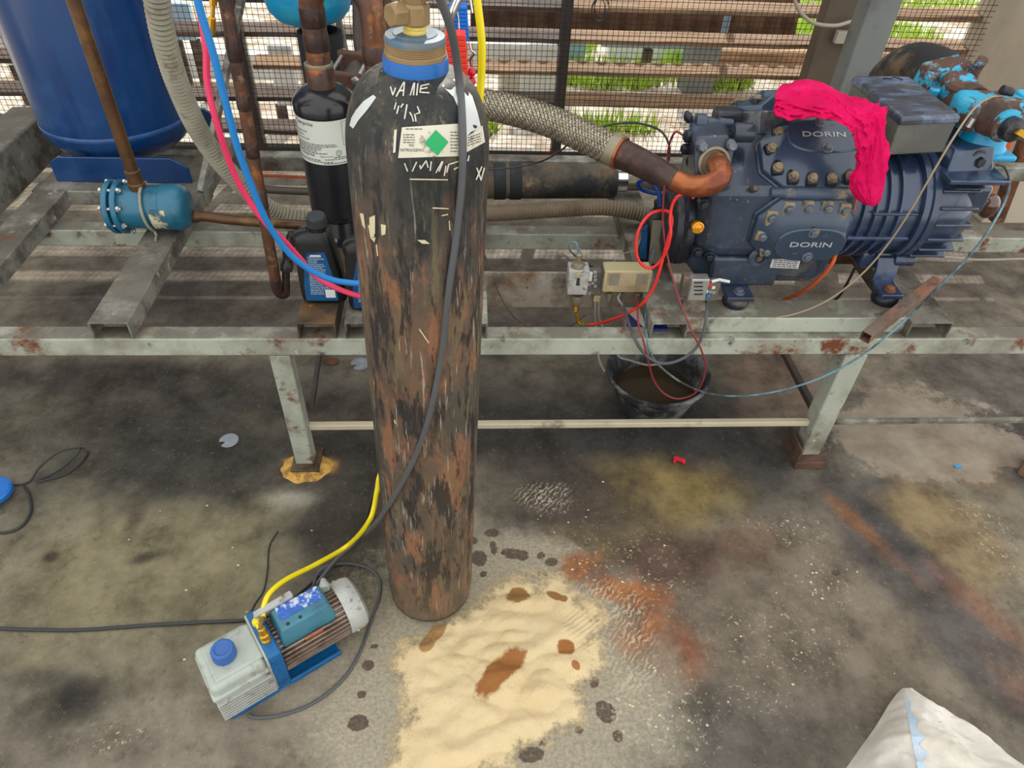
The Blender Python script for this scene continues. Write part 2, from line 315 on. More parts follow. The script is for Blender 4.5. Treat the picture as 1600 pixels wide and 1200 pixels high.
M['reel'] = mat('blue_reel_plastic', srgb(20, 110, 200), .4)
M['redplastic'] = mat('red_plastic', srgb(236, 62, 44), .45, 0, .06)
M['redknob'] = mat('crimson_knob', srgb(206, 22, 60), .25)
M['blueplastic'] = mat('blue_plastic_grip', srgb(10, 110, 210), .45, 0, .06)
M['clipred'] = mat('red_clip', srgb(208, 34, 56), .5)
M['bluescrap'] = mat('blue_scrap', srgb(60, 140, 190), .6)
M['clear'] = mat('cloudy_clear_plastic', srgb(150, 158, 166), .25, 0, .1, 30)
M['sack'] = mat('white_woven_sack', srgb(226, 222, 214), .7, 0, .05, 8, [(srgb(206, 200, 186), 5, .5, .7)], .0012, 260)
M['seam'] = mat('pale_blue_seam_tape', srgb(190, 212, 232), .6, 0, .08, 60)
M['braid'] = mat('braided_steel_strand', srgb(186, 178, 158), .35, .5, .15, 20)
M['braidshaded'] = mat('shaded_braid_strand', srgb(122, 114, 96), .4, .5, .15, 20)  # same steel strand, darker colour paints the shading of one braid direction
M['braidcore'] = mat('dark_hose_core', srgb(60, 56, 50), .6)
M['woodblock'] = mat('brown_wood_block', srgb(124, 98, 78), .7, 0, .2, 8)
M['sawdust'] = mat('yellow_sawdust', srgb(206, 164, 84), .95, 0, .2, 50, [(srgb(150, 110, 60), 40, .55, .65)])
M['amber'] = mat('amber_plug', srgb(220, 150, 40), .2, .5, .1)
M['boxwhite'] = mat('printed_carton', srgb(206, 202, 196), .6, 0, .05)
M['boxnavy'] = mat('navy_print', srgb(44, 44, 110), .6, 0, .08)

# ------------------------------------------------------------------ floor
def floorP(px, py):
    p = at(px, py, z=0); return (p.x, p.y)
def vnoise(x, y, seed=0):
    xi, yi = np.floor(x).astype(np.int64), np.floor(y).astype(np.int64); fx, fy = x - xi, y - yi
    fx, fy = fx * fx * (3 - 2 * fx), fy * fy * (3 - 2 * fy)
    def h(i, j):
        n = (i * 374761393 + j * 668265263 + seed * 2147483647) & 0xffffffff; n = ((n ^ (n >> 13)) * 1274126177) & 0xffffffff
        return ((n ^ (n >> 16)) & 0xffff) / 65535.0
    return (h(xi, yi) * (1 - fx) + h(xi + 1, yi) * fx) * (1 - fy) + (h(xi, yi + 1) * (1 - fx) + h(xi + 1, yi + 1) * fx) * fy
def fbm(x, y, scale, oct_=5, seed=0, gain=.55):
    t = 0; a = 1; w_ = 0
    for o in range(oct_):
        t = t + a * vnoise(x * scale * 2 ** o + 17.3 * o, y * scale * 2 ** o + 5.1 * o, seed + o * 7); w_ += a; a *= gain
    return t / w_
gxs = np.r_[[-4.5, -3.5, -2.6], np.arange(-2.3, 2.85, .0085), [3.4, 4.5]]; gys = np.r_[[-3.5, -1.5, 0], np.arange(.38, 3.73, .0085)]
GXX, GYY = np.meshgrid(gxs, gys); FX_, FY_ = GXX.ravel(), GYY.ravel(); NV = FX_.size
FC = np.zeros((NV, 3)); FLD = {k: np.zeros(NV) for k in ('spots', 'chips', 'dust', 'pale', 'tread', 'rust')}
def stain_and_shade():  # real floor stains, plus some shade painted into the vertex colour
    global FC
    m = np.clip((fbm(FX_, FY_, 2.2, 6, 1) - .32) / .36, 0, 1)[:, None]
    FC = np.array(srgb(112, 106, 94)[:3]) * (1 - m) + np.array(srgb(136, 128, 112)[:3]) * m
    i = [0]
    def B(px, py, rx, ry, col, op=1.0, soft=.35, amp=.4, ns=9, rot=0, tex=None, field=None):
        global FC
        i[0] += 1; c = floorP(px, py); RX = math.dist(floorP(px - rx, py), floorP(px + rx, py)) / 2; RY = math.dist(floorP(px, py - ry), floorP(px, py + ry)) / 2
        dx, dy = FX_ - c[0], FY_ - c[1]; cr, sr = math.cos(rot), math.sin(rot)
        u, v = (dx * cr + dy * sr) / RX, (-dx * sr + dy * cr) / RY; d = np.hypot(u, v)
        sel = d < 2.6
        d = d.copy(); d[sel] += (fbm(FX_[sel], FY_[sel], ns * .8, 5, i[0] * 13) - .5) * amp * 2.2
        if field is None and tex: field = 'chips'
        if field:
            FLD[field] = np.maximum(FLD[field], np.clip(1.5 - d, 0, 1.5) * op)
            return
        m = np.clip((1 + soft - d) / (2 * soft), 0, 1) * op; m = (m * m * (3 - 2 * m))[:, None]
        FC = FC * (1 - m) + np.array(col[:3]) * m
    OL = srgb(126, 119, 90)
    B(800, 420, 1100, 110, srgb(86, 78, 70), .75, .3, .4, 4)  # shadowed floor behind the front beam, darkened in the colour
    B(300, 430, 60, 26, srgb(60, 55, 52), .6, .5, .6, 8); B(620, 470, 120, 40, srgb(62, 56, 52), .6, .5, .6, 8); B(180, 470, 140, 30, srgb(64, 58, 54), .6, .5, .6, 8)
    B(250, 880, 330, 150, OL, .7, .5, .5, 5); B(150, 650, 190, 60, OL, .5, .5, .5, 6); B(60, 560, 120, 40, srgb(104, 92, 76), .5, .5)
    B(620, 660, 760, 78, srgb(54, 51, 49), .85, .5, .4, 5); B(150, 590, 300, 30, srgb(52, 48, 46), .7, .5, .4)  # oily floor under the frame, with the frame's own shade painted in
    B(330, 730, 190, 60, srgb(58, 57, 52), .8, .5, .6, 7); B(560, 800, 120, 120, srgb(50, 47, 42), .85, .5, .5, 7); B(540, 900, 90, 70, srgb(74, 68, 56), .6, .5)  # dark floor left of the gas cylinder, including its painted shadow
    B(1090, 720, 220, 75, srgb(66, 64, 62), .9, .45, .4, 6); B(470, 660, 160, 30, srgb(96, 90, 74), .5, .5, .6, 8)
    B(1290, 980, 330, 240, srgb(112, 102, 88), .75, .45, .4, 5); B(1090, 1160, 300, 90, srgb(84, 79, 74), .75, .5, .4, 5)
    B(1430, 680, 160, 72, srgb(158, 148, 132), .95, .12, .5, 10, 0, None, 'pale'); B(1230, 610, 100, 42, srgb(128, 112, 98), .8, .25, .4, 9, .5)  # paler floor patches towards the right
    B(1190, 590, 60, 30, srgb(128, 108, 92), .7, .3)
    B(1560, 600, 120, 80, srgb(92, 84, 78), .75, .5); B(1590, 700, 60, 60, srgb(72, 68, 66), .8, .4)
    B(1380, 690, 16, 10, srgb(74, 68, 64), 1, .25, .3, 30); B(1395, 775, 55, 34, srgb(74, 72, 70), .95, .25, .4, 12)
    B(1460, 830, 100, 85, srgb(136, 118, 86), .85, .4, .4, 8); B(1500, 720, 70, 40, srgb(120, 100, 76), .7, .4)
    B(1500, 980, 60, 230, srgb(82, 77, 74), .85, .35, .35, 8, .42); B(1400, 850, 40, 110, srgb(80, 76, 74), .8, .35, .35, 8, .4)  # darker diagonal bands towards the lower right
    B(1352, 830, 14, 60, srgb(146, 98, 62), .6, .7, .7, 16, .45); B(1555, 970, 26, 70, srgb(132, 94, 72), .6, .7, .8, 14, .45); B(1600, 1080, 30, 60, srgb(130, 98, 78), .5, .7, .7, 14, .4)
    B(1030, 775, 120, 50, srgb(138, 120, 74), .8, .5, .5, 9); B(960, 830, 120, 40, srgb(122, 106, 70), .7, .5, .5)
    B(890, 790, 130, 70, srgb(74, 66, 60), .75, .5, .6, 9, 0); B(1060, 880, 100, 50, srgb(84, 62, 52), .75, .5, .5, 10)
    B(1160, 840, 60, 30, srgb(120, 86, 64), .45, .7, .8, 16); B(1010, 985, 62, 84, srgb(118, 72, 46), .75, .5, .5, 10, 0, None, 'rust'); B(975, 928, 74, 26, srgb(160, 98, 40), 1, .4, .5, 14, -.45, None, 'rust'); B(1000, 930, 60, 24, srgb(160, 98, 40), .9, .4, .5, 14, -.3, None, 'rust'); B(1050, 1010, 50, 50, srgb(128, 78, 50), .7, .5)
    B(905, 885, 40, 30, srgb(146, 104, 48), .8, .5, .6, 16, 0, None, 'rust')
    # sand dust around the heap
    B(760, 1050, 265, 225, srgb(158, 152, 130), .95, .22, .3, 5, 0, None, 'dust'); B(640, 1150, 180, 150, srgb(164, 156, 130), .8, .35, .4, 9, 0, None, 'dust'); B(800, 890, 120, 55, srgb(146, 142, 128), .95, .2, .4, 10, 0, None, 'dust'); B(990, 1010, 60, 110, srgb(140, 132, 118), .7, .4, .5, 12)
    B(960, 1150, 120, 60, srgb(128, 124, 112), .7, .4, .5, 10)
    # boot print and chips
    B(855, 778, 48, 30, srgb(196, 184, 160), .9, .4, .5, 14, 0, (120, .48, .56)); B(1040, 1110, 110, 80, srgb(206, 192, 160), 1, .5, .5, 12, 0, (110, .55, .6)); B(1230, 830, 60, 30, srgb(208, 200, 182), 1, .5, .5, 12, 0, (90, .6, .64))
    B(1280, 910, 60, 40, srgb(206, 198, 180), 1, .5, .5, 12, 0, (110, .6, .64)); B(950, 900, 160, 100, srgb(190, 178, 150), .8, .5, .5, 12, 0, (130, .58, .63)); B(1560, 850, 50, 70, srgb(196, 168, 116), 1, .6, .5, 12, .3, (60, .56, .6)); B(1160, 1090, 60, 40, srgb(200, 196, 184), 1, .5, .5, 12, 0, (110, .6, .64)); B(1230, 1000, 120, 60, srgb(176, 166, 140), .8, .5, .5, 12, 0, (120, .58, .64))
    B(450, 780, 40, 14, srgb(172, 168, 156), .5, .6)
    B(185, 1150, 80, 30, srgb(196, 188, 166), .9, .5, .5, 12, 0, (70, .55, .62)); B(120, 1090, 60, 40, srgb(48, 44, 40), .85, .4, .5, 12); B(70, 1060, 60, 20, srgb(52, 48, 44), .6, .5)
    B(215, 800, 14, 40, srgb(70, 62, 50), .6, .5); B(230, 870, 26, 8, srgb(58, 52, 44), .8, .5, .5, 16, .3); B(80, 870, 12, 8, srgb(64, 56, 46), .8, .5)
    B(480, 725, 44, 14, srgb(196, 152, 76), .95, .3, .5, 18)
    DS = srgb(86, 72, 62)
    for x, y, rx, ry in ((748, 872, 13, 12), (738, 845, 8, 6), (770, 850, 5, 5), (800, 865, 16, 10), (817, 867, 9, 8), (788, 862, 6, 5), (755, 897, 6, 5), (848, 897, 8, 5), (768, 832, 12, 6), (845, 868, 6, 5), (862, 878, 12, 7), (772, 860, 6, 8),
                         (946, 1112, 17, 19), (928, 1066, 8, 9), (965, 1150, 9, 11), (850, 1160, 8, 6), (905, 1140, 7, 6), (830, 1180, 20, 12), (1305, 895, 7, 4), (1255, 770, 6, 3), (925, 740, 6, 4), (990, 755, 8, 5), (955, 765, 8, 6), (900, 735, 5, 4), (575, 1040, 10, 8), (565, 1085, 9, 7), (585, 1010, 6, 4), (560, 1130, 16, 12)):
        B(x, y, rx, ry, DS, 1, .3, .35, 30, 0, None, 'spots')
    for (x, y, rx, ry, o) in ((985, 1000, 46, 90, 1), (855, 778, 44, 30, 1), (930, 930, 60, 24, .9)): B(x, y, rx, ry, None, o, .4, .5, 10, 0, None, 'tread')
stain_and_shade()
def floor_material():
    t = NT('stained_and_shaded_concrete_floor'); A = lambda n: t.n('ShaderNodeAttribute', attribute_name=n)
    base = A('stain_and_shade').outputs['Color']
    fine = t.noise(38, 8, off=9, rough=.75); grit = t.noise(110, 6, off=2, rough=.7); mid = t.noise(9, 8, off=4, rough=.65)
    dk = t.n('ShaderNodeMix', data_type='RGBA', blend_type='MULTIPLY'); dk.inputs[0].default_value = 1; t.l(base, dk.inputs[6])
    t.l(t.mix(t.ramp(mid, .38, .66), (1.2, 1.2, 1.2, 1), (.6, .59, .58, 1)), dk.inputs[7]); base = dk.outputs[2]
    base = t.mix(t.mul(t.ramp(fine, .54, .7), .5), base, srgb(58, 54, 50))
    base = t.mix(t.mul(t.ramp(t.noise(70, 6, off=12, rough=.7), .58, .7), .35), base, srgb(168, 156, 132))
    def thr(name, amt, lo, hi, nz): return t.ramp(t.mul(A(name).outputs['Fac'], t.mul(t.mul(nz, -.5, 'ADD'), amt), 'ADD'), lo, hi)
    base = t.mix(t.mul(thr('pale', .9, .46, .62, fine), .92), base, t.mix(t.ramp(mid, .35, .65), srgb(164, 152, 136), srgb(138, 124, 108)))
    base = t.mix(t.mul(thr('dust', 1.0, .30, .75, fine), .92), base, t.mix(t.ramp(grit, .4, .66), srgb(172, 164, 142), srgb(136, 128, 112)))
    base = t.mix(t.mul(thr('rust', 1.1, .35, .95, fine), .9), base, t.mix(t.ramp(mid, .38, .6), srgb(164, 100, 46), srgb(112, 72, 52)))
    wv = t.n('ShaderNodeTexWave', wave_type='BANDS'); wv.inputs['Scale'].default_value = 22; wv.inputs['Distortion'].default_value = 7; wv.inputs['Detail'].default_value = 2; wv.inputs['Detail Scale'].default_value = 2
    t.l(t.map((1, 1, 1), (0, 0, 0), (0, 0, .7)), wv.inputs['Vector'])
    base = t.mix(t.mul(t.mul(thr('tread', .9, .35, .9, mid), t.ramp(wv.outputs['Fac'], .5, .7)), t.ramp(fine, .44, .56, .1, .75)), base, srgb(192, 182, 158))
    base = t.mix(t.mul(thr('spots', .5, .42, .58, grit), .9), base, t.mix(t.ramp(grit, .4, .6), srgb(96, 80, 68), srgb(70, 58, 50)))
    ch = t.mul(thr('chips', .5, .3, 1.0, mid), t.ramp(t.noise(95, 7, off=21, rough=.72), .585, .62))
    base = t.mix(t.mul(ch, .75), base, srgb(206, 194, 168))
    t.l(base, t.b.inputs['Base Color'])
    t.l(t.ramp(mid, .35, .65, .5, .9), t.b.inputs['Roughness']); t.b.inputs['Specular IOR Level'].default_value = .3
    b = t.n('ShaderNodeBump'); b.inputs['Distance'].default_value = .0025; t.l(grit, b.inputs['Height']); t.l(b.outputs[0], t.b.inputs['Normal'])
    return t.m
fm = bpy.data.meshes.new('floor'); nx_, ny_ = len(gxs), len(gys)
idx = np.arange(nx_ * ny_).reshape(ny_, nx_); quads = np.stack([idx[:-1, :-1], idx[:-1, 1:], idx[1:, 1:], idx[1:, :-1]], -1).reshape(-1, 4)
fm.vertices.add(NV); fm.vertices.foreach_set('co', np.c_[FX_, FY_, np.zeros(NV)].astype(np.float32).ravel())
fm.loops.add(quads.size); fm.loops.foreach_set('vertex_index', quads.ravel().astype(np.int32))
fm.polygons.add(len(quads)); fm.polygons.foreach_set('loop_start', np.arange(0, quads.size, 4, dtype=np.int32))
fm.update(calc_edges=True); fm.validate()
ca_ = fm.attributes.new('stain_and_shade', 'FLOAT_COLOR', 'POINT'); ca_.data.foreach_set('color', np.c_[FC, np.ones(NV)].astype(np.float32).ravel())
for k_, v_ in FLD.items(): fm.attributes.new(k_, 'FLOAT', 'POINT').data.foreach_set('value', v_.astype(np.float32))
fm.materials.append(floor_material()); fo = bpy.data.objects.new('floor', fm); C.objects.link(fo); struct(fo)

# ------------------------------------------------------------------ outside, louvre wall
YW = 3.7
gm = MB(); n = 40
for a in range(n):
    pass
struct(obj('ground', MB().box((-7, 3.72, -.3), (9, 16, -.08)), M['concrete']))
def grass(cx, cy, rx, ry, cnt, name='grass'):
    mb = MB()
    for _ in range(cnt):
        a = random.random() * 2 * pi; r = math.sqrt(random.random())
        x, y = cx + rx * r * math.cos(a), cy + ry * r * math.sin(a); h = random.uniform(.05, .16); d = random.random() * 2 * pi; k = random.uniform(.02, .07)
        wx, wy = .008 * math.cos(d + 1.5), .008 * math.sin(d + 1.5)
        mb.add([(x - wx, y - wy, -.08), (x + wx, y + wy, -.08), (x + math.cos(d) * k, y + math.sin(d) * k, -.08 + h)], [(0, 1, 2)])
    return mb
gs = MB()
for g in ((1.75, 5.3, .35, .35, 900), (1.0, 5.2, .45, .25, 700), (.62, 5.9, .4, .3, 500), (3.1, 6.3, .9, .7, 1800), (3.9, 7.6, 1.2, .7, 1500), (2.4, 5.9, .3, .6, 500), (-.05, 4.25, .25, .12, 250), (.85, 4.3, .35, .1, 250)):
    q = grass(*g); gs.add(q.v, q.f)
tag(obj('grass', gs, M['grass'], smooth=False), 'patches of bright green grass outside behind the wire mesh', 'grass', kind='stuff')
def plank(name, px0, px1, py, Y, hgt, dep, m, label, cat='plank', tilt=0, group=None):
    a, b = at(px0, py, Y=Y), at(px1, py, Y=Y); z = (a.z + b.z) / 2
    mb = MB(); mb.obox(((a.x + b.x) / 2, Y + dep / 2, z), (1, 0, tilt), (0, 1, 0), (-tilt, 0, 1), abs(b.x - a.x), dep, hgt)
    o = tag(obj(name, mb, M[m], bevel=.006), label, cat, group)
    for f in (.12, .88):
        xx = a.x + (b.x - a.x) * f; zz_ = a.z + (b.z - a.z) * f - hgt / 2
        if zz_ > -.05: obj('support', MB().box((xx - .03, Y + dep * .3, -.085), (xx + .03, Y + dep * .7, zz_ + .004)), M['woodshaded'], o)
    return o
def post(px, Y, z0, z1, wx, m, label, name='fence_post', wy=None):
    a = at(px, 60, Y=Y); mb = MB().box((a.x - wx / 2, Y, z0), (a.x + wx / 2, Y + (wy or wx), z1))
    return tag(obj(name, mb, M[m], bevel=.006), label, 'post')
# white and grey boards lying beyond the mesh
plank('white_sheet', 812, 870, 128, 4.6, .22, .06, 'white', 'white panel standing outside, left of the tall mesh post', 'panel')
plank('grey_block', 780, 815, 130, 4.8, .26, .14, 'concrete', 'beige concrete block outside beside the white panel', 'block')
post(1108, 4.9, -.08, .42, .2, 'greypost', 'broad grey-brown stump outside left of the green grass', 'concrete_stump', .2)
post(985, 6.6, -.1, 1.3, .16, 'white', 'white outdoor post seen high between the slats', 'outdoor_post')
post(880, 5.4, -.1, .9, .34, 'paleblue', 'pale blue sheet panel outside beside the mesh post', 'blue_sheet', .05)
plank('blue_beam', 940, 1560, 73, 5.2, .07, .1, 'paleblue', 'long pale blue beam outside behind the second slat gap', 'beam')
plank('timber_plank', 950, 1330, 83, 5.6, .13, .08, 'white', 'white weathered plank lying outside under the blue beam', 'plank')
plank('timber_plank', 1120, 1500, 95, 5.0, .09, .1, 'wood', 'brown timber lying outside above the green grass', 'plank')
plank('timber_plank', 560, 870, 84, 4.9, .13, .1, 'white', 'pale plank outside behind the gas cylinder valve', 'plank')
plank('timber_plank', 230, 470, 105, 4.9, .16, .1, 'white', 'white board outside behind the copper riser', 'plank')
plank('timber_plank', 60, 470, 205, 4.2, .06, .15, 'concrete', 'pale kerb board outside low behind the blue tank', 'plank')
plank('white_curtain_board', 425, 462, 120, 4.3, .34, .05, 'white', 'white upright board outside between copper riser and black filter', 'board')
plank('timber_plank', 470, 560, 135, 4.5, .3, .04, 'concrete', 'beige upright board outside behind the black filter', 'board')
plank('white_board', 0, 60, 75, 4.5, .2, .05, 'white', 'white board outside left of the blue tank', 'board')
plank('white_board', 262, 300, 35, 4.6, .2, .05, 'paleblue', 'pale blue board outside right of the blue tank', 'board')
# rusty corrugated sheet leaning beyond the slats
cor = MB(); ca, cb = at(735, 30, Y=4.15), at(1250, 30, Y=4.15); N = 90
R1, R2 = [], []
for k in range(N + 1):
    x = ca.x + (cb.x - ca.x) * k / N; d = .018 * math.sin(k * 1.25)
    R1.append((x, 4.15 + d, .50)); R2.append((x, 4.3 + d, .86))
cor.loft([R1, R2], cap=False, close=False)
o = tag(obj('corrugated_sheet', cor, M['corr']), 'rusty brown corrugated sheet leaning outside behind the top slats', 'sheet')
o.modifiers.new('solid', 'SOLIDIFY').thickness = .004
post(1130, 4.08, .5, .9, .04, 'paleblue', 'narrow pale blue strip in front of the corrugated sheet', 'blue_strip', .02)

wallroot = thing('louvre_wall', (0, YW, 0), 'weathered timber louvre wall screened with dark wire mesh along the back', 'wall'); wallroot['kind'] = 'structure'
def slat(zc, x0, x1, m, dip=0):
    mb = MB(); N = 26; rings = []
    for k in range(N + 1):
        x = x0 + (x1 - x0) * k / N; wob = noise.noise((x * 1.7, zc * 9, 0)) * .009 + noise.noise((x * 6, zc * 9, 4)) * .004
        q = []
        for a, b in ((-.055, -.010), (.055, .010), (.055, .028), (-.055, .012)):
            q.append((x, YW + .075 + a, zc + b + wob + dip * x))
        rings.append(q)
    mb.loft(rings); return obj('slat', mb, m, wallroot, ang=25)
for zc in (.745, .595, .445, .285):
    slat(zc, -1.06 if zc == .445 else -3.2, .47, M['woodshaded'] if zc != .445 else M['wood'])
    slat(zc + .004, .47, 2.62, M['wood'])
slat(.445, -3.2, -2.0, M['woodshaded']); slat(.115, -3.2, .0, M['woodshaded'])
for zc in (.9, 1.05): slat(zc, -3.2, 2.62, M['wood'])
# frame posts and rails
for (x, wd) in ((.48, .05), (-1.09, .045), (-2.6, .05)):
    obj('post', MB().box((x - wd / 2, YW - .035, 0), (x + wd / 2, YW + .02, 1.12)), M['steeldark'], wallroot, bevel=.004)
obj('rail', MB().box((-3.2, YW - .03, .0), (2.62, YW + .02, .055)), M['steeldark'], wallroot, bevel=.004)
# wire mesh
mm = MB(); g = .0262; r = .0013
x = -2.75
while x < 2.6:
    y0 = YW - .045 + .004 * noise.noise((x, 0, 0)); mm.loft([[(x - r, y0, z), (x + r, y0, z), (x, y0 + 2 * r, z)] for z in (.04, .95)], cap=False); x += g
z = .05
while z < .95:
    y0 = YW - .047; P_ = [-2.75 + 5.35 * k / 30 for k in range(31)]
    mm.loft([[(xx, y0, z - r + .004 * noise.noise((xx * 2, z * 3, 1))), (xx, y0, z + r + .004 * noise.noise((xx * 2, z * 3, 1))), (xx, y0 + 2 * r, z + .004 * noise.noise((xx * 2, z * 3, 1)))] for xx in P_], cap=False); z += g
mo = obj('wire_mesh', mm, M['mesh'], wallroot, smooth=False); mo['kind'] = 'stuff'
struct(obj('wall_back_sun_block', MB().box((-4.5, YW - .02, 1.1), (4.5, YW + .06, 3.4)), M['sheet']))  # unseen solid upper wall, added to stop the sun above the louvres
struct(obj('wall_left', MB().box((-4.6, 1.2, 0), (-4.5, YW, 3.2)), M['wall']))
wr = at(1562, 0, Y=3.66)
struct(obj('wall_right', MB().box((wr.x, 3.05, 0), (wr.x + .5, YW + .1, 3.4)), M['wall']))
# posts to the right
pg = at(1412, 0, Y=2.95); pg2 = at(1360, 0, Y=2.95)
tag(obj('steel_column', MB().box((pg2.x, 2.95, 0), (pg.x, 3.05, 2.6)), M['greypost'], bevel=.006), 'tall grey painted square steel column behind the compressor', 'column')
pb = at(1296, 0, Y=3.5); pb2 = at(1345, 0, Y=3.5)
tag(obj('timber_column', MB().box((pb.x, 3.5, 0), (pb2.x, 3.58, 2.6)), M['brownpost'], bevel=.008), 'brown column against the mesh, with a white conduit strapped on', 'column')
cd = thing('white_conduit', at(1330, 100, Y=3.45), 'thin white plastic conduit looping along the mesh and down the brown column', 'conduit')
obj('conduit_tube', MB().tube(spline(path([(1238, -10), (1250, 18), (1272, 36), (1305, 40), (1332, 34), (1341, 42), (1338, 70), (1326, 120), (1318, 150)], 3.44)), .0085), M['plastic_grey'], cd)
q = at(1322, 58, Y=3.46); obj('strap', MB().obox(q, (1, 0, 0), (0, 1, 0), (0, 0, 1), .105, .03, .055), M['plastic_grey'], cd, bevel=.004)
# black wire coil on the mesh
cw = MB(); c0 = at(938, 8, Y=3.63); pts = []
for k in range(60):
    a = k * .42; pts.append(c0 + Vector((.035 * math.cos(a) + .01 * math.sin(a * .37), .008 * math.sin(a * .6), .05 * math.sin(a) - .01 + .012 * math.cos(a * .23))))
cw.tube(pts, .0022, 6); tag(obj('wire_coil', cw, M['cableblack']), 'small tangled black wire coil hooked on the mesh', 'wire')
# ------------------------------------------------------------------ steel support frame
ZB, ZT = .513, .565
fr = thing('steel_skid', (0, 1.5, 0), 'long pale green-grey welded steel frame carrying the tank and compressor', 'steel frame')
def fbeam(Y, m='frame', x0=-2.3, x1=2.7, zb=.455): return obj('beam', MB().box((x0, Y, zb), (x1, Y + .055, ZB)), M[m], fr, bevel=.004)
fbeam(1.487); fbeam(2.03); fbeam(2.57, 'framedark')
def channel(x0, x1, y0, y1, m, zt=ZT, t=.005, zb=ZB):
    sec = [(x0, zb), (x0, zt), (x1, zt), (x1, zb), (x1 - t, zb), (x1 - t, zt - t), (x0 + t, zt - t), (x0 + t, zb)]
    rings = [[(x, y, z) for x, z in sec] for y in (y0, y1)]
    return obj('cross_channel', MB().loft(rings), M[m], fr, bevel=.0015)
channel(-1.398, -1.3, 1.56, 2.62, 'chan'); channel(-.968, -.868, 1.488, 2.62, 'chan'); channel(-.446, -.346, 1.488, 2.3, 'rustchan')
channel(-.322, -.222, 1.488, 2.3, 'framedark'); channel(-.05, .052, 1.488, 2.1, 'framedark')
channel(.492, .592, 1.488, 2.62, 'framedark'); channel(1.215, 1.335, 1.492, 2.62, 'framedark')
obj('sub_beam', MB().box((.592, 1.513, ZB), (1.215, 1.60, ZT)), M['frame'], fr, bevel=.004)
obj('sub_beam', MB().box((.592, 1.86, ZB), (1.215, 1.94, ZT)), M['rust'], fr, bevel=.004)
obj('tank_beam', MB().box((-1.41, 2.19, ZB), (-.86, 2.26, ZT - .002)), M['chan'], fr, bevel=.004)
# heavy dark box beam at far left
q0, q1 = at(20, 330, z=.60), at(85, 222, z=.66)
obj('box_beam', MB().box((-1.62, 1.70, ZB), (-1.49, 2.62, .665)), M['chan'], fr, bevel=.006)
# legs, feet, tie bar, braces
obj('leg', MB().box((-.535, 1.487, .014), (-.480, 1.535, .455)), M['frame'], fr, bevel=.004)
obj('leg', MB().box((1.068, 1.487, .03), (1.132, 1.55, .455)), M['frame'], fr, bevel=.005)
obj('foot_plate', MB().box((-.548, 1.462, 0), (-.462, 1.56, .014)), M['rustchan'], fr, bevel=.002)
fp = MB(); fp.box((1.045, 1.455, 0), (1.15, 1.57, .03)); fp.box((1.045, 1.455, .03), (1.052, 1.57, .085)); obj('foot_plate', fp, M['brownrust'], fr, bevel=.003)
zt = at(700, 663, Y=1.52).z
obj('tie_bar', MB().box((-.48, 1.51, zt - .012), (1.068, 1.53, zt + .008)), mat('cream_painted_bar', srgb(196, 186, 160), .6, 0, .1, 6, [(srgb(120, 110, 96), 9, .6, .75)]), fr, bevel=.003)
zt2 = at(1450, 656, Y=1.56).z
obj('tie_bar', MB().box((1.132, 1.55, zt2 - .01), (2.7, 1.565, zt2 + .008)), M['framedark'], fr, bevel=.003)
for (pt, pb_, wd) in ((at(1222, 545, Y=2.05), at(1273, 642, Y=1.54), .022), (at(500, 548, Y=2.05), at(487, 636, Y=1.54), .014)):
    obj('brace', MB().bar(pb_, pt, wd, .02), M['steeldark'], fr, bevel=.002)
a_, b_ = at(314, 300, z=ZT), at(379, -10, Y=2.62)
obj('brace', MB().bar(a_, b_, .022, .022), M['chan'], fr, bevel=.003)
# switch mounting plate
mp = [at(762, 425, Y=1.66), at(1008, 425, Y=1.66), at(1008, 480, Y=1.66), at(762, 480, Y=1.66)]
zt_, zb_ = mp[0].z, mp[3].z
obj('mounting_plate', MB().box((-.0, 1.66, zb_), (.515, 1.668, zt_ - .002)), M['plate'], fr, bevel=.001)
hp = MB()
for yy in (436, 449): hp.cyl(at(824, yy, Y=1.661), at(824, yy, Y=1.6595), .0035, 10)
obj('screw_hole', hp, M['ink'], fr)
obj('plate_post', MB().box((.508, 1.655, zb_ - .02), (.52, 1.70, zt_)), M['framedark'], fr)

# ------------------------------------------------------------------ floor litter
def on_floor(px, py): return at(px, py, z=0)
# sawdust around the left foot
sd = MB(); c = Vector((-.505, 1.49, 0)); rings = []
for k in range(5):
    f = [1, .8, .55, .3, .02][k]; rings.append([(c.x + .078 * f * math.cos(a) * (1 + .25 * noise.noise((math.cos(a) * 2, math.sin(a) * 2, 3))), c.y - .006 + .058 * f * math.sin(a) * (1 + .25 * noise.noise((math.cos(a) * 2, math.sin(a) * 2, 8))), .001 + .010 * (1 - f) + .002 * noise.noise((a * 3, f * 9, 0))) for a in [2 * pi * j / 40 for j in range(40)]])
sd.loft(rings); tag(obj('sawdust', sd, M['sawdust']), 'little ring of yellow sawdust around the left leg foot', 'sawdust', kind='stuff')
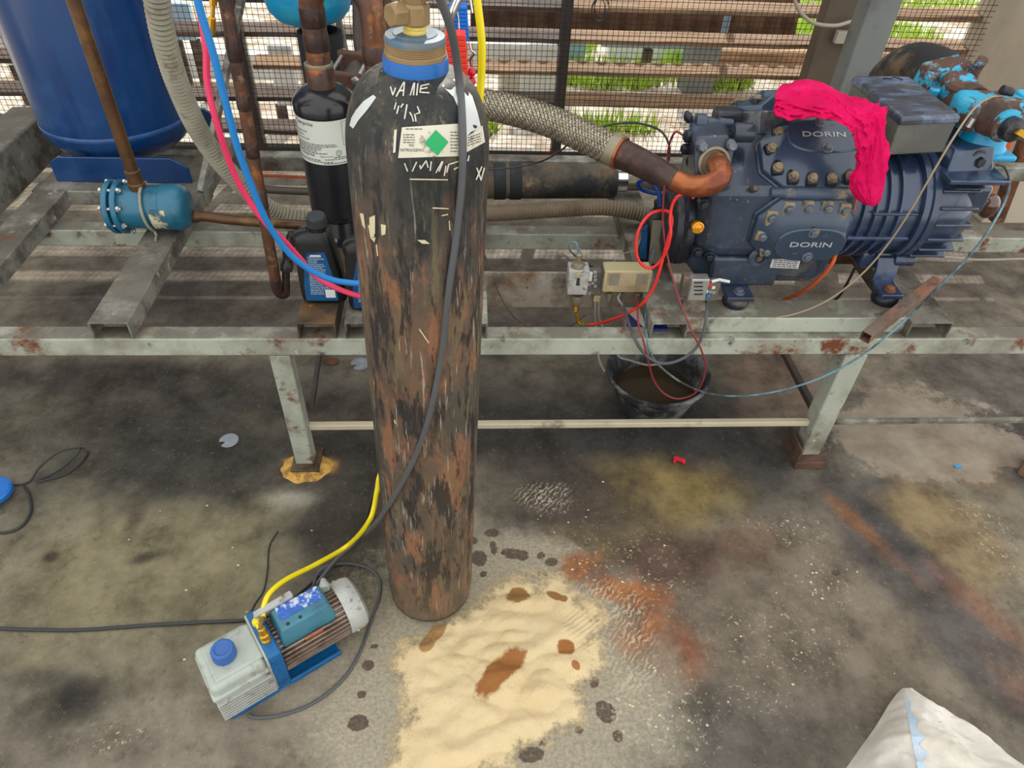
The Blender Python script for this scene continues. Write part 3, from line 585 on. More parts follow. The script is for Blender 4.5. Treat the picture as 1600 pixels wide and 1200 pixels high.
# sand heap
OUT = [(850, 884), (905, 905), (948, 945), (958, 985), (952, 1025), (925, 1080), (928, 1130), (870, 1160), (815, 1190), (760, 1235), (690, 1265), (590, 1265), (592, 1200), (610, 1150), (618, 1095), (600, 1040), (622, 1000), (665, 985), (725, 945), (770, 908), (810, 888)]
W = [at(a, b, z=0) for a, b in OUT]; cs = at(778, 1060, z=0)
ang = sorted([(math.atan2(p.y - cs.y, p.x - cs.x), math.hypot(p.x - cs.x, p.y - cs.y)) for p in W])
aa = np.array([a for a, r in ang]); ra = np.array([r for a, r in ang]); aa = np.r_[aa - 2 * pi, aa, aa + 2 * pi]; ra = np.r_[ra, ra, ra]
NA, NR = 220, 70; sm = MB(); vs = []; ed = []
for j in range(NR + 1):
    f = j / NR
    for k in range(NA):
        a = -pi + 2 * pi * k / NA; R = float(np.interp(a, aa, ra)) * (1 + .05 * noise.noise((math.cos(a) * 6, math.sin(a) * 6, 1)) + .03 * noise.noise((math.cos(a) * 20, math.sin(a) * 20, 1)))
        x, y = cs.x + R * f * math.cos(a), cs.y + R * f * math.sin(a)
        h = .016 * (1 - f ** 2.2)
        e = max(0, 1 - f ** 3)
        h += e * (.032 * abs(noise.noise((x * 9 + y * 5, y * 15 - x * 4, 2))) + .006 * noise.noise((x * 24, y * 30, 5)) + .0022 * noise.noise((x * 70, y * 70, 7)))
        vs.append((x, y, .0015 + max(0, h))); ed.append(f)
fs = []
for j in range(NR):
    for k in range(NA):
        q = (k + 1) % NA; fs.append((j * NA + k, (j + 1) * NA + k, (j + 1) * NA + q, j * NA + q))
sm.add(vs, fs)
def sand_material():
    t = NT('spilled_sand'); base = t.mix(t.ramp(t.noise(5, 6), .3, .7), srgb(214, 192, 148), srgb(224, 204, 164))
    base = t.mix(t.mul(t.ramp(t.noise(7, 4, off=3), .55, .75), .5), base, srgb(196, 186, 152))
    base = t.mix(t.mul(t.ramp(t.noise(180, 3, off=5), .62, .7), .5), base, srgb(180, 150, 108))
    k = 0
    for x, y, rx, ry, rot, col in ((782, 1056, 19, 50, -.78, srgb(156, 106, 62)), (808, 935, 18, 13, .2, srgb(150, 112, 72)), (884, 1018, 13, 12, 0, srgb(156, 104, 60)), (898, 1046, 6, 8, .4, srgb(170, 116, 72)), (866, 934, 6, 14, 1.0, srgb(150, 110, 68)), (880, 940, 6, 5, 0, srgb(150, 110, 68)), (680, 992, 12, 26, -.5, srgb(168, 128, 82)), (668, 1010, 12, 14, -.4, srgb(172, 134, 90))):
        k += 1; c = floorP(x, y); RX = math.dist(floorP(x - rx, y), floorP(x + rx, y)) / 2; RY = math.dist(floorP(x, y - ry), floorP(x, y + ry)) / 2
        base = t.mix(t.blob(c, RX, RY, rot, .12, .42, 34, k * 2.1), base, col)
    wv = t.n('ShaderNodeTexWave'); wv.inputs['Scale'].default_value = 26; wv.inputs['Distortion'].default_value = 2; t.l(t.map((1, 1, 1), (0, 0, 0), (0, 0, .9)), wv.inputs['Vector'])
    c = floorP(915, 985); m = t.blob(c, .055, .06, 0, .3, .4, 14, 5)
    t.l(base, t.b.inputs['Base Color']); t.b.inputs['Roughness'].default_value = .95; t.b.inputs['Specular IOR Level'].default_value = .1
    hgt = t.mul(t.mul(t.mul(m, wv.outputs['Fac']), .22), t.mul(t.noise(150, 6, rough=.7), .35), 'ADD')
    b = t.n('ShaderNodeBump'); b.inputs['Distance'].default_value = .008; t.l(hgt, b.inputs['Height']); t.l(b.outputs[0], t.b.inputs['Normal'])
    at_ = t.n('ShaderNodeAttribute', attribute_name='spread'); nz = t.noise(14, 8, rough=.75)
    al = t.ramp(t.mul(at_.outputs['Fac'], t.mul(t.mul(nz, -.5, 'ADD'), 1.0), 'ADD'), .80, 1.0, 1, 0)
    t.l(al, t.b.inputs['Alpha']); return t.m
so_ = obj('sand_pile', sm, sand_material())
at_ = so_.data.attributes.new('spread', 'FLOAT', 'POINT'); at_.data.foreach_set('value', ed)
tag(so_, 'heap of pale yellow sand spilled on the floor in front of the black gas cylinder', 'sand', kind='stuff')
# discs, clip, scraps
def disc(px, py, r, label):
    c = on_floor(px, py); mb = MB(); pts = []
    for k in range(36):
        a = 2 * pi * k / 36; rr = r * (.45 if k in (20, 21, 22) else 1)
        pts.append((c.x + rr * math.cos(a), c.y + rr * math.sin(a), .001))
    mb.prism(pts, (0, 0, .003)); return tag(obj('plastic_disc', mb, M['clear'], bevel=.0007), label, 'disc', 'clear plastic discs')
disc(358, 689, .03, 'cloudy clear plastic disc with a notch on the open floor'); disc(563, 569, .034, 'cloudy plastic disc on the floor under the frame beside the cylinder')
c = on_floor(1061, 722); cl = MB(); cl.bar(c + Vector((-.016, .012, .008)), c + Vector((.018, -.004, .008)), .012, .012); cl.bar(c + Vector((-.012, .014, .008)), c + Vector((-.018, -.008, .008)), .008, .01); cl.bar(c + Vector((.002, .004, .012)), c + Vector((.014, -.014, .008)), .008, .012)
tag(obj('plastic_clip', cl, M['clipred'], bevel=.002), 'small red plastic clip on the dark floor', 'clip')
c = on_floor(1496, 730); tag(obj('plastic_scrap', MB().bar(c + Vector((-.012, 0, .003)), c + Vector((.012, .003, .003)), .012, .005), M['bluescrap'], bevel=.001), 'tiny blue plastic scrap on the floor at right', 'scrap')
c = on_floor(519, 567); ch = MB().sphere(c + Vector((0, 0, .008)), .026, 12, 8, (1, .7, .4)); tag(obj('dirt_clump', ch, M['rust']), 'brown clump of dirt beside the left leg under the frame', 'clump')
cm = MB()
for k in range(90):
    px, py = random.choice([(1040, 1110, 100, 75), (1230, 830, 50, 30), (1280, 910, 60, 40), (870, 790, 90, 60), (950, 880, 120, 60), (1240, 1010, 120, 60), (300, 860, 260, 120)])[:2], 0
    z = random.choice([(1040, 1110, 100, 75), (1040, 1110, 90, 60), (1230, 830, 50, 30), (1280, 910, 60, 40), (870, 790, 90, 60), (950, 880, 120, 60), (1240, 1010, 120, 60), (300, 860, 260, 120)])
    p = on_floor(z[0] + random.gauss(0, z[2] * .5), z[1] + random.gauss(0, z[3] * .5)); s = random.uniform(.0012, .0035)
    cm.sphere(p + Vector((0, 0, s * .4)), s, 6, 4, (1.3, 1, .6))
tag(obj('crumbs', cm, M['cream']), 'scattered pale crumbs of plaster on the stained floor', 'crumbs', kind='stuff')
c = at(1600, 742, z=0); wb = MB(); e1 = Vector((.75, .66, 0)); e2 = Vector((-.66, .75, 0))
wb.obox(c + Vector((.06, 0, .03)), e1, e2, (0, 0, 1), .12, .12, .06); tag(obj('wood_block', wb, M['woodblock'], bevel=.003), 'brown wooden block lying on the floor at the right edge', 'block')

# ------------------------------------------------------------------ blue receiver tank
TX, TY, TR = -1.203, 2.50, .242
zs = at(188, 223, Y=TY - TR).z
tk = thing('receiver_tank', (TX, TY, .57), 'large upright blue refrigerant receiver tank on the left of the frame', 'tank')
prof = [(.001, zs - .145)] + [(TR * math.sin(a), zs - .005 - .14 * math.cos(a)) for a in [pi / 2 * k / 12 for k in range(2, 13)]] + [(TR, zs + .3), (TR, 1.75)]
obj('shell', MB().lathe(prof, (TX, TY, 0), seg=64), M['tank'], tk)
obj('weld_seam', MB().lathe([(TR, zs - .008), (TR + .0022, zs - .004), (TR + .0022, zs + .003), (TR, zs + .008)], (TX, TY, 0), seg=64, cap=False), M['tankseam'], tk)
bx0, bx1 = at(75, 250, Y=2.25).x, at(290, 250, Y=2.25).x; zt = at(185, 247, Y=2.25).z
for yy in (2.25, 2.66):
    pts = [(bx0, yy, ZT), (bx1, yy, ZT), (bx1, yy, zt - .03), (bx1 - .05, yy, zt), (bx0 + .03, yy, zt), (bx0, yy, zt - .02)]
    obj('foot_bracket', MB().prism(pts, (0, .012, 0)), M['tank'], tk, bevel=.002)

# ------------------------------------------------------------------ liquid line shell (teal) with riser pipe
SY = 1.955; sa, sb = at(199, 330, Y=SY), at(300, 338, Y=SY); SZ = ZT + .073; SR = .063
st = thing('filter_shell', (sa.x, SY, ZT), 'teal cylindrical filter shell with bolted flange lying on a cross channel', 'filter shell')
L = sb.x - sa.x
L = sb.x - sa.x
obj('body', MB().lathe([(SR, -.005), (SR, L - .07), (SR + .004, L - .066), (SR + .004, L - .028), (SR * .99, L - .016), (SR * .9, L - .006), (SR * .7, L), (.001, L + .004)], (sa.x, SY, SZ), (1, 0, 0), 40), M['teal'], st)
for dx in (-.012, -.036):
    obj('flange', MB().lathe([(.076, 0), (.078, .003), (.078, .012), (.076, .015)], (sa.x + dx, SY, SZ), (1, 0, 0), 40), M['teal'], st)
for k in range(8):
    a = 2 * pi * (k + .5) / 8; p = Vector((sa.x - .045, SY + .070 * math.cos(a), SZ + .070 * math.sin(a))); b = MB().cyl(p, p + Vector((.062, 0, 0)), .0045, 8)
    b.hexnut(p + Vector((.05, 0, 0)), (1, 0, 0), .0085, .008); b.hexnut(p + Vector((.008, 0, 0)), (-1, 0, 0), .0085, .008); obj('bolt', b, M['zinc'], st)
def arc_patch(cx, cy, cz, R, ax, u0, u1, a0, a1, n=10):
    """patch on a cylinder along X"""
    g = []
    for j in range(n + 1):
        a = a0 + (a1 - a0) * j / n
        g.append([(u, cy - R * math.cos(a), cz + R * math.sin(a)) for u in (u0, u1)])
    return MB().loft(g, cap=False, close=False)
obj('label', arc_patch(0, SY, SZ, SR + .005, 0, sa.x + .09, sa.x + .135, -.75, .35), mat('worn_shell_label', srgb(196, 190, 150), .6, 0, .1, 40, [(srgb(40, 90, 110), 30, .5, .6), (srgb(60, 60, 56), 70, .6, .66)]), st)
tie = MB(); tie.tube([(sa.x + .075 - .01 * math.sin(a * .5), SY - (SR + .007) * math.cos(a), SZ + (SR + .007) * math.sin(a)) for a in [-.9 + 2.9 * k / 30 for k in range(31)]], .0045, 8)
tie.tube([(sa.x + .078, SY - .042, SZ - .052), (sa.x + .085, SY - .05, SZ - .066), (sa.x + .088, SY - .075, SZ - .07)], .004, 8); obj('cable_tie', tie, M['conduit'], st)
px_ = at(217, 298, Y=SY).x
rp = MB(); rp.cyl((px_, SY, SZ + SR - .01), (px_, SY, 1.7), .0175, 20); obj('riser_pipe', rp, M['bronzepipe'], st)
obj('pipe_collar', MB().lathe([(.024, SZ + SR - .012), (.024, SZ + SR + .012), (.021, SZ + SR + .016), (.021, SZ + SR + .05), (.0178, SZ + SR + .054)], (px_, SY, 0), seg=20), M['bronzepipe'], st)
op = spline(path([(298, 339), (318, 338), (360, 343), (420, 348), (480, 352)], SY + .01)); opm = MB(); opm.tube(op, lambda i, f: .019 if f < .18 else .016, 14); obj('outlet_pipe', opm, M['bronzepipe'], st)

# ------------------------------------------------------------------ hoses and pipes on the left
def corrugated(P, r, depth, pitch, mb=None):
    P = spline(P, 14); Ls = [0]
    for a, b in zip(P, P[1:]): Ls.append(Ls[-1] + (b - a).length)
    n = max(8, int(Ls[-1] / pitch * 4)); Q = []; arr = np.array([tuple(p) for p in P])
    for i in range(n + 1):
        s = Ls[-1] * i / n; Q.append(Vector([float(np.interp(s, Ls, arr[:, k])) for k in range(3)]))
    return (mb or MB()).tube(Q, lambda i, f: r - depth * (.0, .5, 1, .5)[i % 4], 18)
tag(obj('corrugated_conduit', corrugated([at(241, -25, Y=1.72), at(256, 60, Y=1.76), at(281, 140, Y=1.84), at(314, 210, Y=1.93), at(352, 262, Y=2.0), at(395, 306, Y=2.06), at(430, 330, Y=2.1), at(480, 345, Y=2.12), at(520, 350, Y=2.14)], .0285, .0045, .0125), M['conduit']), 'thick grey corrugated conduit hanging beside the blue tank', 'conduit')
tag(obj('corrugated_conduit', corrugated([at(745, 334, Y=2.0), at(800, 332, Y=2.0), at(880, 327, Y=2.0), at(950, 325, Y=2.0), at(1010, 336, Y=2.0), at(1060, 352, Y=2.0), at(1090, 366, Y=1.98)], .026, .003, .0105), M['conduitbrown']), 'dusty brown corrugated conduit crossing behind the pressure switches', 'conduit')
tag(obj('charging_hose', MB().tube(spline(path([(300, -40), (311, 10), (332, 80), (350, 150), (371, 230), (391, 285), (415, 342), (445, 388), (476, 416), (512, 435), (548, 442), (590, 444)], 1.33), 10), .0068, 12), M['hoseblue']), 'bright blue charging hose sweeping from top left behind the cylinder', 'hose')
tag(obj('charging_hose', MB().tube(spline([at(308, -10, Y=1.40), at(317, 45, Y=1.39), at(322, 80, Y=1.38), at(324, 130, Y=1.37), at(338, 190, Y=1.36), at(362, 262, Y=1.36), at(388, 312, Y=1.36), at(418, 352, Y=1.355), at(440, 372, Y=1.36), at(470, 405, Y=1.36), at(495, 433, Y=1.36), at(530, 452, Y=1.34), at(565, 463, Y=1.33), at(600, 466, Y=1.33)], 10), .0062, 12), M['hosepink']), 'pink red charging hose running behind and below the blue hose', 'hose')
# copper riser
cy = 1.86
cb = at(432, 446, Y=cy); ctop = at(352, 0, Y=cy); cr = thing('copper_riser', (cb.x, cy, cb.z), 'aged upright copper riser with brazed couplings left of the black filter', 'copper pipe')
X0, X1 = cb.x, ctop.x; zz = lambda f: cb.z + (ctop.z - cb.z) * f
pp = lambda f: Vector((X0 + (X1 - X0) * f, cy, zz(f)))
obj('pipe', MB().tube([pp(f) for f in (-.005, .2, .4, .6, .8, 1, 1.15)], .0165, 20), M['copper'], cr)
for f0, f1 in ((.83, .90), (.68, .72), (.52, .56), (.33, .40)):
    c = MB(); c.lathe([(.0168, 0), (.0182, .003), (.0182, (pp(f1) - pp(f0)).length), (.0168, (pp(f1) - pp(f0)).length + .003)], pp(f0), pp(f1) - pp(f0), 20, cap=False); obj('coupling', c, M['copperdark'], cr)
el = spline([pp(.03), pp(-.01), pp(-.03) + Vector((.006, .004, -.008)), pp(-.035) + Vector((.022, .012, -.002)), at(447, 425, Y=cy + .02), at(453, 395, Y=cy + .03), at(456, 362, Y=cy + .05)])
obj('return_bend', MB().tube(el, lambda i, f: .0168 if f < .5 else .012, 16), M['copperdark'], cr)
vb = MB(); vb.lathe([(.011, 0), (.018, .006), (.02, .025), (.014, .04), (.016, .055), (.019, .07), (.013, .085), (.012, .12)], at(447, 425, Y=cy + .02), at(456, 350, Y=cy + .05) - at(447, 425, Y=cy + .02), 12); obj('valve', vb, M['compdark'], cr)
cp = at(330, 20, Y=1.7); bf = MB(); bf.lathe([(.004, 0), (.0075, .002), (.0075, .035), (.005, .037), (.0045, .06), (.008, .062), (.009, .09), (.009, .12)], at(330, 55, Y=1.6), at(334, -10, Y=1.6) - at(330, 55, Y=1.6), 8)
tag(obj('brass_fitting', bf, M['brassbright']), 'slim brass hose fitting hanging at the top between blue hose and copper riser', 'fitting')

# ------------------------------------------------------------------ black oil filter cartridge with copper U bend
FY = 1.93; fx = at(508, 165, Y=FY).x; f_ = thing('oil_separator', (fx, FY, ZT), 'glossy black upright oil separator canister with a white printed label', 'canister')
zsh = at(505, 184, Y=FY - .08).z + .012; zbt = at(510, 345, Y=FY - .08).z; FR = .081; ztp = zsh + .045
obj('shell', MB().lathe([(.05, zbt - .028), (FR - .012, zbt - .018), (FR - .002, zbt), (FR, zbt + .01), (FR, zsh - .02), (FR + .003, zsh - .017), (FR + .003, zsh + .006), (FR - .001, zsh + .016), (FR - .012, zsh + .026), (.055, zsh + .036), (.038, zsh + .040), (.001, zsh + .041)], (fx, FY, 0), seg=56), M['blackpaint'], f_)
obj('base_ring', MB().lathe([(.075, ZT), (.075, ZT + .012), (.06, ZT + .016), (.05, zbt - .03), (.055, zbt - .028), (.06, zbt - .02)], (fx, FY, 0), seg=40), M['blackpaint'], f_)
for k in range(6):
    a = 2 * pi * k / 6 + .3; obj('bolt', MB().hexnut((fx + .066 * math.cos(a), FY + .066 * math.sin(a), ZT + .012), (0, 0, 1), .008, .01), M['zinc'], f_)
zl1, zl0 = at(505, 190, Y=FY - FR).z, at(505, 258, Y=FY - FR).z
def cyl_patch(cx, cyy, R, t0, t1, z0, z1, n=24):
    return MB().loft([[(cx + R * math.sin(t0 + (t1 - t0) * k / n), cyy - R * math.cos(t0 + (t1 - t0) * k / n), z) for z in (z0, z1)] for k in range(n + 1)], cap=False, close=False)
fl = obj('label', cyl_patch(fx, FY, FR + .0012, -1.45, 1.3, zl0, zl1), M['labelclean'], f_)
def text2d(s, size, ext=0.0, sx=1.0):
    cu = bpy.data.curves.new('lettering', 'FONT'); cu.body = s; cu.size = size; cu.align_x = 'LEFT'; cu.align_y = 'BOTTOM'; cu.extrude = ext; cu.resolution_u = 3
    o = bpy.data.objects.new('lettering', cu); me = bpy.data.meshes.new_from_object(o)
    v = [(p.co.x * sx, p.co.y, p.co.z) for p in me.vertices]; f = [tuple(p.vertices) for p in me.polygons]
    bpy.data.objects.remove(o); bpy.data.meshes.remove(me); bpy.data.curves.remove(cu); return v, f
def ftext(s, size, t0, z, mb, sx=1):
    v, f = text2d(s, size, 0, sx); mb.add([(fx + (FR + .0018) * math.sin(t0 + a / FR), FY - (FR + .0018) * math.cos(t0 + a / FR), z + b) for a, b, c in v], f)
im = MB(); H_ = zl1 - zl0
ftext('Temprite', .0150, -1.06, zl1 - .018, im, 1.1); ftext('Temprite', .0125, -1.02, zl0 + .02, im, 1.1); ftext('Made in U.S.A.', .006, -.2, zl0 + .021, im)
def bars(z, t0, t1, h, mb, R=FR + .0018):
    k = t0
    while k < t1:
        e = min(t1, k + random.uniform(.03, .11)); q = cyl_patch(fx, FY, R, k, e, z, z + h, 3); mb.add(q.v, q.f); k = e + .025
for k, (z, a, b) in enumerate(((.80, -1.3, -1.05), (.72, -1.3, -.55), (.64, -1.3, -.7), (.56, -1.2, -.5), (.46, -1.3, .35), (.42, -1.3, .4), (.38, -1.3, -.1), (.34, -1.3, -.15), (.30, -1.3, -.3), (.26, -1.25, .05), (.1, -1.2, -.2), (.06, -1.2, .2), (.16, .25, .7), (.12, -.05, .9), (.03, -.1, 1.0))):
    bars(zl0 + H_ * z, a, b, .0022, im)
def ring_on(t, z, r, wd, mb):
    n = 24; g = []
    for k in range(n + 1):
        a = 2 * pi * k / n; g.append([(fx + (FR + .0018) * math.sin(t + q * math.cos(a) / FR), FY - (FR + .0018) * math.cos(t + q * math.cos(a) / FR), z + q * math.sin(a)) for q in (r, r - wd)])
    mb.loft(g, cap=False, close=False)
ring_on(.43, zl0 + H_ * .27, .0075, .0013, im); ftext('UL', .006, .395, zl0 + H_ * .27 - .0025, im); ftext('C', .012, .95, zl0 + H_ * .26, im); ftext('LISTED', .0035, .34, zl0 + H_ * .18, im)
for (a, b, z0, z1) in ((.62, .63, .42, .95), (1.1, 1.11, .42, .95), (.62, 1.1, .95, .957), (.62, 1.1, .42, .427), (.80, .81, .52, .85), (.95, .96, .52, .85), (.80, .95, .84, .85), (.80, .95, .52, .53)):
    q = cyl_patch(fx, FY, FR + .0018, a, b, zl0 + H_ * z0, zl0 + H_ * z1, 2); im.add(q.v, q.f)
obj('print', im, M['ink'], fl, smooth=False)
obj('outlet_stub', MB().lathe([(.036, ztp - .015), (.037, ztp + .045), (.035, ztp + .048)], (fx - .002, FY, 0), seg=28), M['copperdark'], f_)
obj('solder_ring', MB().lathe([(.034, ztp + .045), (.037, ztp + .047), (.037, ztp + .053), (.033, ztp + .056)], (fx - .002, FY, 0), seg=28), M['greenbrown'], f_)
# U bend
ub = thing('copper_bend', (fx, FY, ztp + .05), 'thick aged copper U-bend rising from the black canister over to the right', 'copper pipe')
xr = at(584, 60, Y=FY - .06).x; za = at(498, 10, Y=FY).z; rb = (xr - fx) / 2
leg = [Vector((fx, FY, ztp + .045)), Vector((fx, FY, za))]
arc = [Vector((fx + rb - rb * math.cos(a), FY - .06 * (1 - math.cos(a)) / 2, za + rb * .95 * math.sin(a))) for a in [pi * k / 20 for k in range(1, 21)]]
tail = [Vector((xr, FY - .06, za - .08)), Vector((xr + .004, FY - .06, za - .25))]
obj('pipe', MB().tube(leg + arc + tail, .0305, 26), M['copper'], ub)
for z0, z1, x_, y_ in ((za - .045, za - .005, fx, FY), (ztp + .085, ztp + .12, fx, FY), (za - .11, za - .07, xr, FY - .06), (za - .2, za - .14, xr + .003, FY - .06)):
    obj('coupling', MB().lathe([(.0305, z0), (.0322, z0 + .003), (.0322, z1), (.0305, z1 + .004)], (x_, y_, 0), seg=28, cap=False), M['copperdark'], ub)
# grey pipe and flanged joint behind
gp = thing('flanged_joint', at(545, 130, Y=2.25), 'bolted flange joint on a grey pipe behind the copper bend', 'flange joint')
obj('pipe', MB().tube(spline([at(563, -20, Y=2.3), at(564, 60, Y=2.3), at(566, 85, Y=2.29), at(556, 105, Y=2.25), at(545, 125, Y=2.2)]), .024, 16), M['ironpipe'], gp)
fa, fb = at(560, 108, Y=2.26), at(541, 140, Y=2.16); axd = (fb - fa).normalized()
e1 = axd.cross(Vector((0, 0, 1))).normalized(); e2 = e1.cross(axd)
for p in (fa, fb): obj('flange', MB().obox(p, e1, e2, axd, .115, .115, .016), M['brownrust'], gp, bevel=.012)
obj('sleeve', MB().cyl(fa, fb, .032, 20), M['ironpipe'], gp)
for i, j in ((-1, -1), (1, -1), (1, 1), (-1, 1)):
    o_ = e1 * (i * .042) + e2 * (j * .042); b = MB().cyl(fa + o_ - axd * .02, fb + o_ + axd * .02, .006, 10); b.hexnut(fb + o_ + axd * .008, axd, .012, .01); b.hexnut(fa + o_ - axd * .008, -axd, .012, .01); obj('bolt', b, M['zinc'], gp)
tag(obj('thin_copper_tube', MB().tube([at(603, -30, Y=1.75), at(606, 10, Y=1.75), at(612, 60, Y=1.76), at(616, 110, Y=1.77)], lambda i, f: .0105, 12), M['copperdark']), 'slim dark copper tube rising just left of the cylinder neck', 'copper pipe')
# light blue vessel with insulated drop pipe
vy = 2.4; vc = at(483, 10, Y=vy); bv = thing('blue_vessel', (vc.x, vy, vc.z), 'light blue domed vessel hanging behind the copper U-bend', 'vessel')
zbm = at(483, 42, Y=vy - .03).z
obj('shell', MB().lathe([(.03, zbm - .012), (.05, zbm), (.10, zbm + .02), (.122, zbm + .045), (.128, zbm + .07), (.13, zbm + .075), (.13, zbm + .40)], (vc.x, vy, 0), seg=44), M['skyblue'], bv)
obj('outlet_neck', MB().lathe([(.026, zbm - .06), (.026, zbm), (.03, zbm + .003)], (vc.x, vy, 0), seg=20), M['skyblue'], bv)
zi = at(493, 50, Y=vy).z
obj('insulation', MB().lathe([(.056, .55), (.068, .56), (.070, zi - .01), (.068, zi + .004), (.058, zi + .006), (.05, zi - .01), (.05, zi - .05)], (vc.x + .02, vy, 0), seg=28), M['foam'], bv)
tag(obj('support_post', MB().bar(at(520, -10, Y=2.62), at(548, 120, Y=2.62), .03, .02), M['chan'], bevel=.003), 'pale steel strut standing behind the black insulation', 'strut')

# ------------------------------------------------------------------ oil bottles
def bottle(x, y, z, lean=0, name='oil_bottle', label='', sc_=1.0):
    t = thing(name, (x, y, z), label, 'bottle', 'black oil bottles')
    wb, wt, d, h = .062 * sc_, .047 * sc_, .034 * sc_, .205 * sc_
    def rr(cx, hw, hd, zz, ex=4):
        return [(x + cx + hw * math.copysign(abs(math.cos(a)) ** (2 / ex), math.cos(a)), y + hd * math.copysign(abs(math.sin(a)) ** (2 / ex), math.sin(a)), z + zz) for a in [2 * pi * k / 40 for k in range(40)]]
    s = sc_
    mb = MB().loft([rr(0, wb - .008 * s, d - .008 * s, 0), rr(0, wb - .002 * s, d - .002 * s, .006 * s), rr(0, wb, d, .02 * s), rr(-.002 * s, wb * .96, d, .09 * s), rr(-.006 * s, wt * 1.02, d, h - .02 * s), rr(-.008 * s, wt * .99, d * .96, h - .006 * s), rr(-.002 * s, wt * .78, d * .84, h + .004 * s), rr(.006 * s, wt * .5, d * .7, h + .010 * s)])
    obj('body', mb, M['bottle'], t, ang=40)
    nx = x + .008 * s
    obj('neck', MB().lathe([(.023 * s, z + h), (.021 * s, z + h + .012 * s), (.024 * s, z + h + .014 * s), (.024 * s, z + h + .018 * s), (.019 * s, z + h + .02 * s)], (nx, y, 0), seg=24), M['bottle'], t)
    hx = x - .046 * s; obj('handle', MB().tube(spline([(x - .02 * s, y, z + h + .004 * s), (hx, y, z + h - .002 * s), (hx - .008 * s, y, z + h - .02 * s), (hx - .003 * s, y, z + h - .05 * s)]), .0085 * s, 10), M['bottle'], t)
    lb = []
    for k in range(2): lb.append(k)
    yl = y - d - .0012
    o = [(-.043, .014), (.043, .014), (.040, .08), (.026, .165), (-.020, .165), (-.034, .11), (-.042, .06)]
    lm = MB().prism([(x + a * s - .003 * s, yl, z + b * s) for a, b in o], (0, .0035, 0)); L = obj('label', lm, M['bluelabel'], t, smooth=False)
    pm = MB()
    def qd(a0, a1, b0, b1): pm.add([(x + a0 * s, yl - .0004, z + b0 * s), (x + a1 * s, yl - .0004, z + b0 * s), (x + a1 * s, yl - .0004, z + b1 * s), (x + a0 * s, yl - .0004, z + b1 * s)], [(0, 1, 2, 3)])
    rnd = random.Random(5)
    for k in range(22):
        b = .150 - k * .0055; wmax = .04 * (1 - .35 * b / .165) ; a = -wmax + .006
        if .020 < b < .05: e = .004
        else: e = wmax * rnd.uniform(.2, .95) - .006
        while a < e: c = min(e, a + rnd.uniform(.003, .01)); qd(a, c, b, b + .0028); a = c + .0015
    obj('print', pm, M['greytext'], L, smooth=False)
    pm = MB(); qd(.008, .034, .024, .05); obj('barcode_panel', pm, M['white'], L, smooth=False); pm = MB(); qd(-.016, .012, .152, .158); obj('title_print', pm, M['white'], L, smooth=False)
    obj('cap', MB().lathe([(.0245 * s, z + h + .02 * s), (.025 * s, z + h + .022 * s), (.0235 * s, z + h + .046 * s), (.0215 * s, z + h + .05 * s), (.001, z + h + .051 * s)] , (nx, y, 0), seg=36), M['cap'], t)
    km = MB()
    for k in range(30): a = 2 * pi * k / 30; km.box((nx + .0245 * s * math.cos(a) - .001, y + .0245 * s * math.sin(a) - .001, z + h + .023 * s), (nx + .0245 * s * math.cos(a) + .001, y + .0245 * s * math.sin(a) + .001, z + h + .042 * s))
    obj('cap_ribs', km, M['cap'], t); return t
bp = at(507, 476, z=ZT)
bottle(bp.x, bp.y + .034, ZT, label='black plastic oil bottle with blue label standing on a rusty channel', sc_=.98)
bottle(at(580, 490, z=ZT).x, bp.y + .0, ZT, label='second black oil bottle with blue label, mostly hidden behind the gas cylinder', sc_=.96)
# ------------------------------------------------------------------ black gas cylinder
GB = Vector((-.1035, 1.052, .0)); GT = Vector((-.0715, 1.052, 1.385)); GZ = (GT - GB).normalized()
GX = (Vector((1, 0, 0)) - GZ * GZ.x).normalized(); GY = GZ.cross(GX)
GR = .1085
gprof = [(.086, .001), (.097, .004), (.104, .012), (.107, .028), (GR, .05)] + [(GR, .05 + 1.19 * k / 24) for k in range(1, 25)]
for k in range(1, 15):
    a = pi / 2 * k / 15; gprof.append((.042 + (GR - .042) * math.cos(a) ** .9, 1.24 + .115 * math.sin(a)))
gprof.append((.0405, 1.357))
def grad(h): return float(np.interp(h, [b for a, b in gprof], [a for a, b in gprof]))
gc = thing('gas_cylinder', (GB.x, GB.y, 0), 'tall scuffed black steel gas cylinder standing on the spilled sand', 'gas cylinder')
def glathe(p, seg=64, cap=True): return MB().lathe(p, GB, GZ, seg, cap)
obj('body', glathe(gprof, 96), M['cylblack'], gc)
obj('foot_rim', glathe([(.087, 0.0005), (.0975, .0035), (.1045, .0115), (.105, .013), (.099, .004)], 64, False), M['rust'], gc)
obj('neck_collar', glathe([(.040, 1.336), (.0455, 1.336), (.0465, 1.340), (.0465, 1.371), (.045, 1.374), (.040, 1.374)]), M['collar'], gc)
rg = [(.040, 1.370), (.044, 1.374), (.044, 1.379)]
for k in range(5): rg += [(.0425, 1.380 + k * .0026), (.0412, 1.3813 + k * .0026)]
obj('neck_ring', glathe(rg + [(.0425, 1.392), (.0425, 1.396), (.038, 1.3975)]), M['brass'], gc)
obj('neck_top', glathe([(.0425, 1.393), (.0430, 1.397), (.041, 1.401), (.031, 1.402), (.03, 1.4035), (.002, 1.4035)]), M['bluegrey'], gc)
vx = GB + GZ * 1.402
tp = MB()
for k in range(4): tp.lathe([(.0155 + .001 * (k % 2), k * .003), (.0165, k * .003 + .002), (.0155, k * .003 + .003)], vx, GZ + Vector((.02 * (k - 1), 0, 0)), 20)
obj('thread_tape', tp, M['tape'], gc)
vv = thing  # (alias kept for readability)
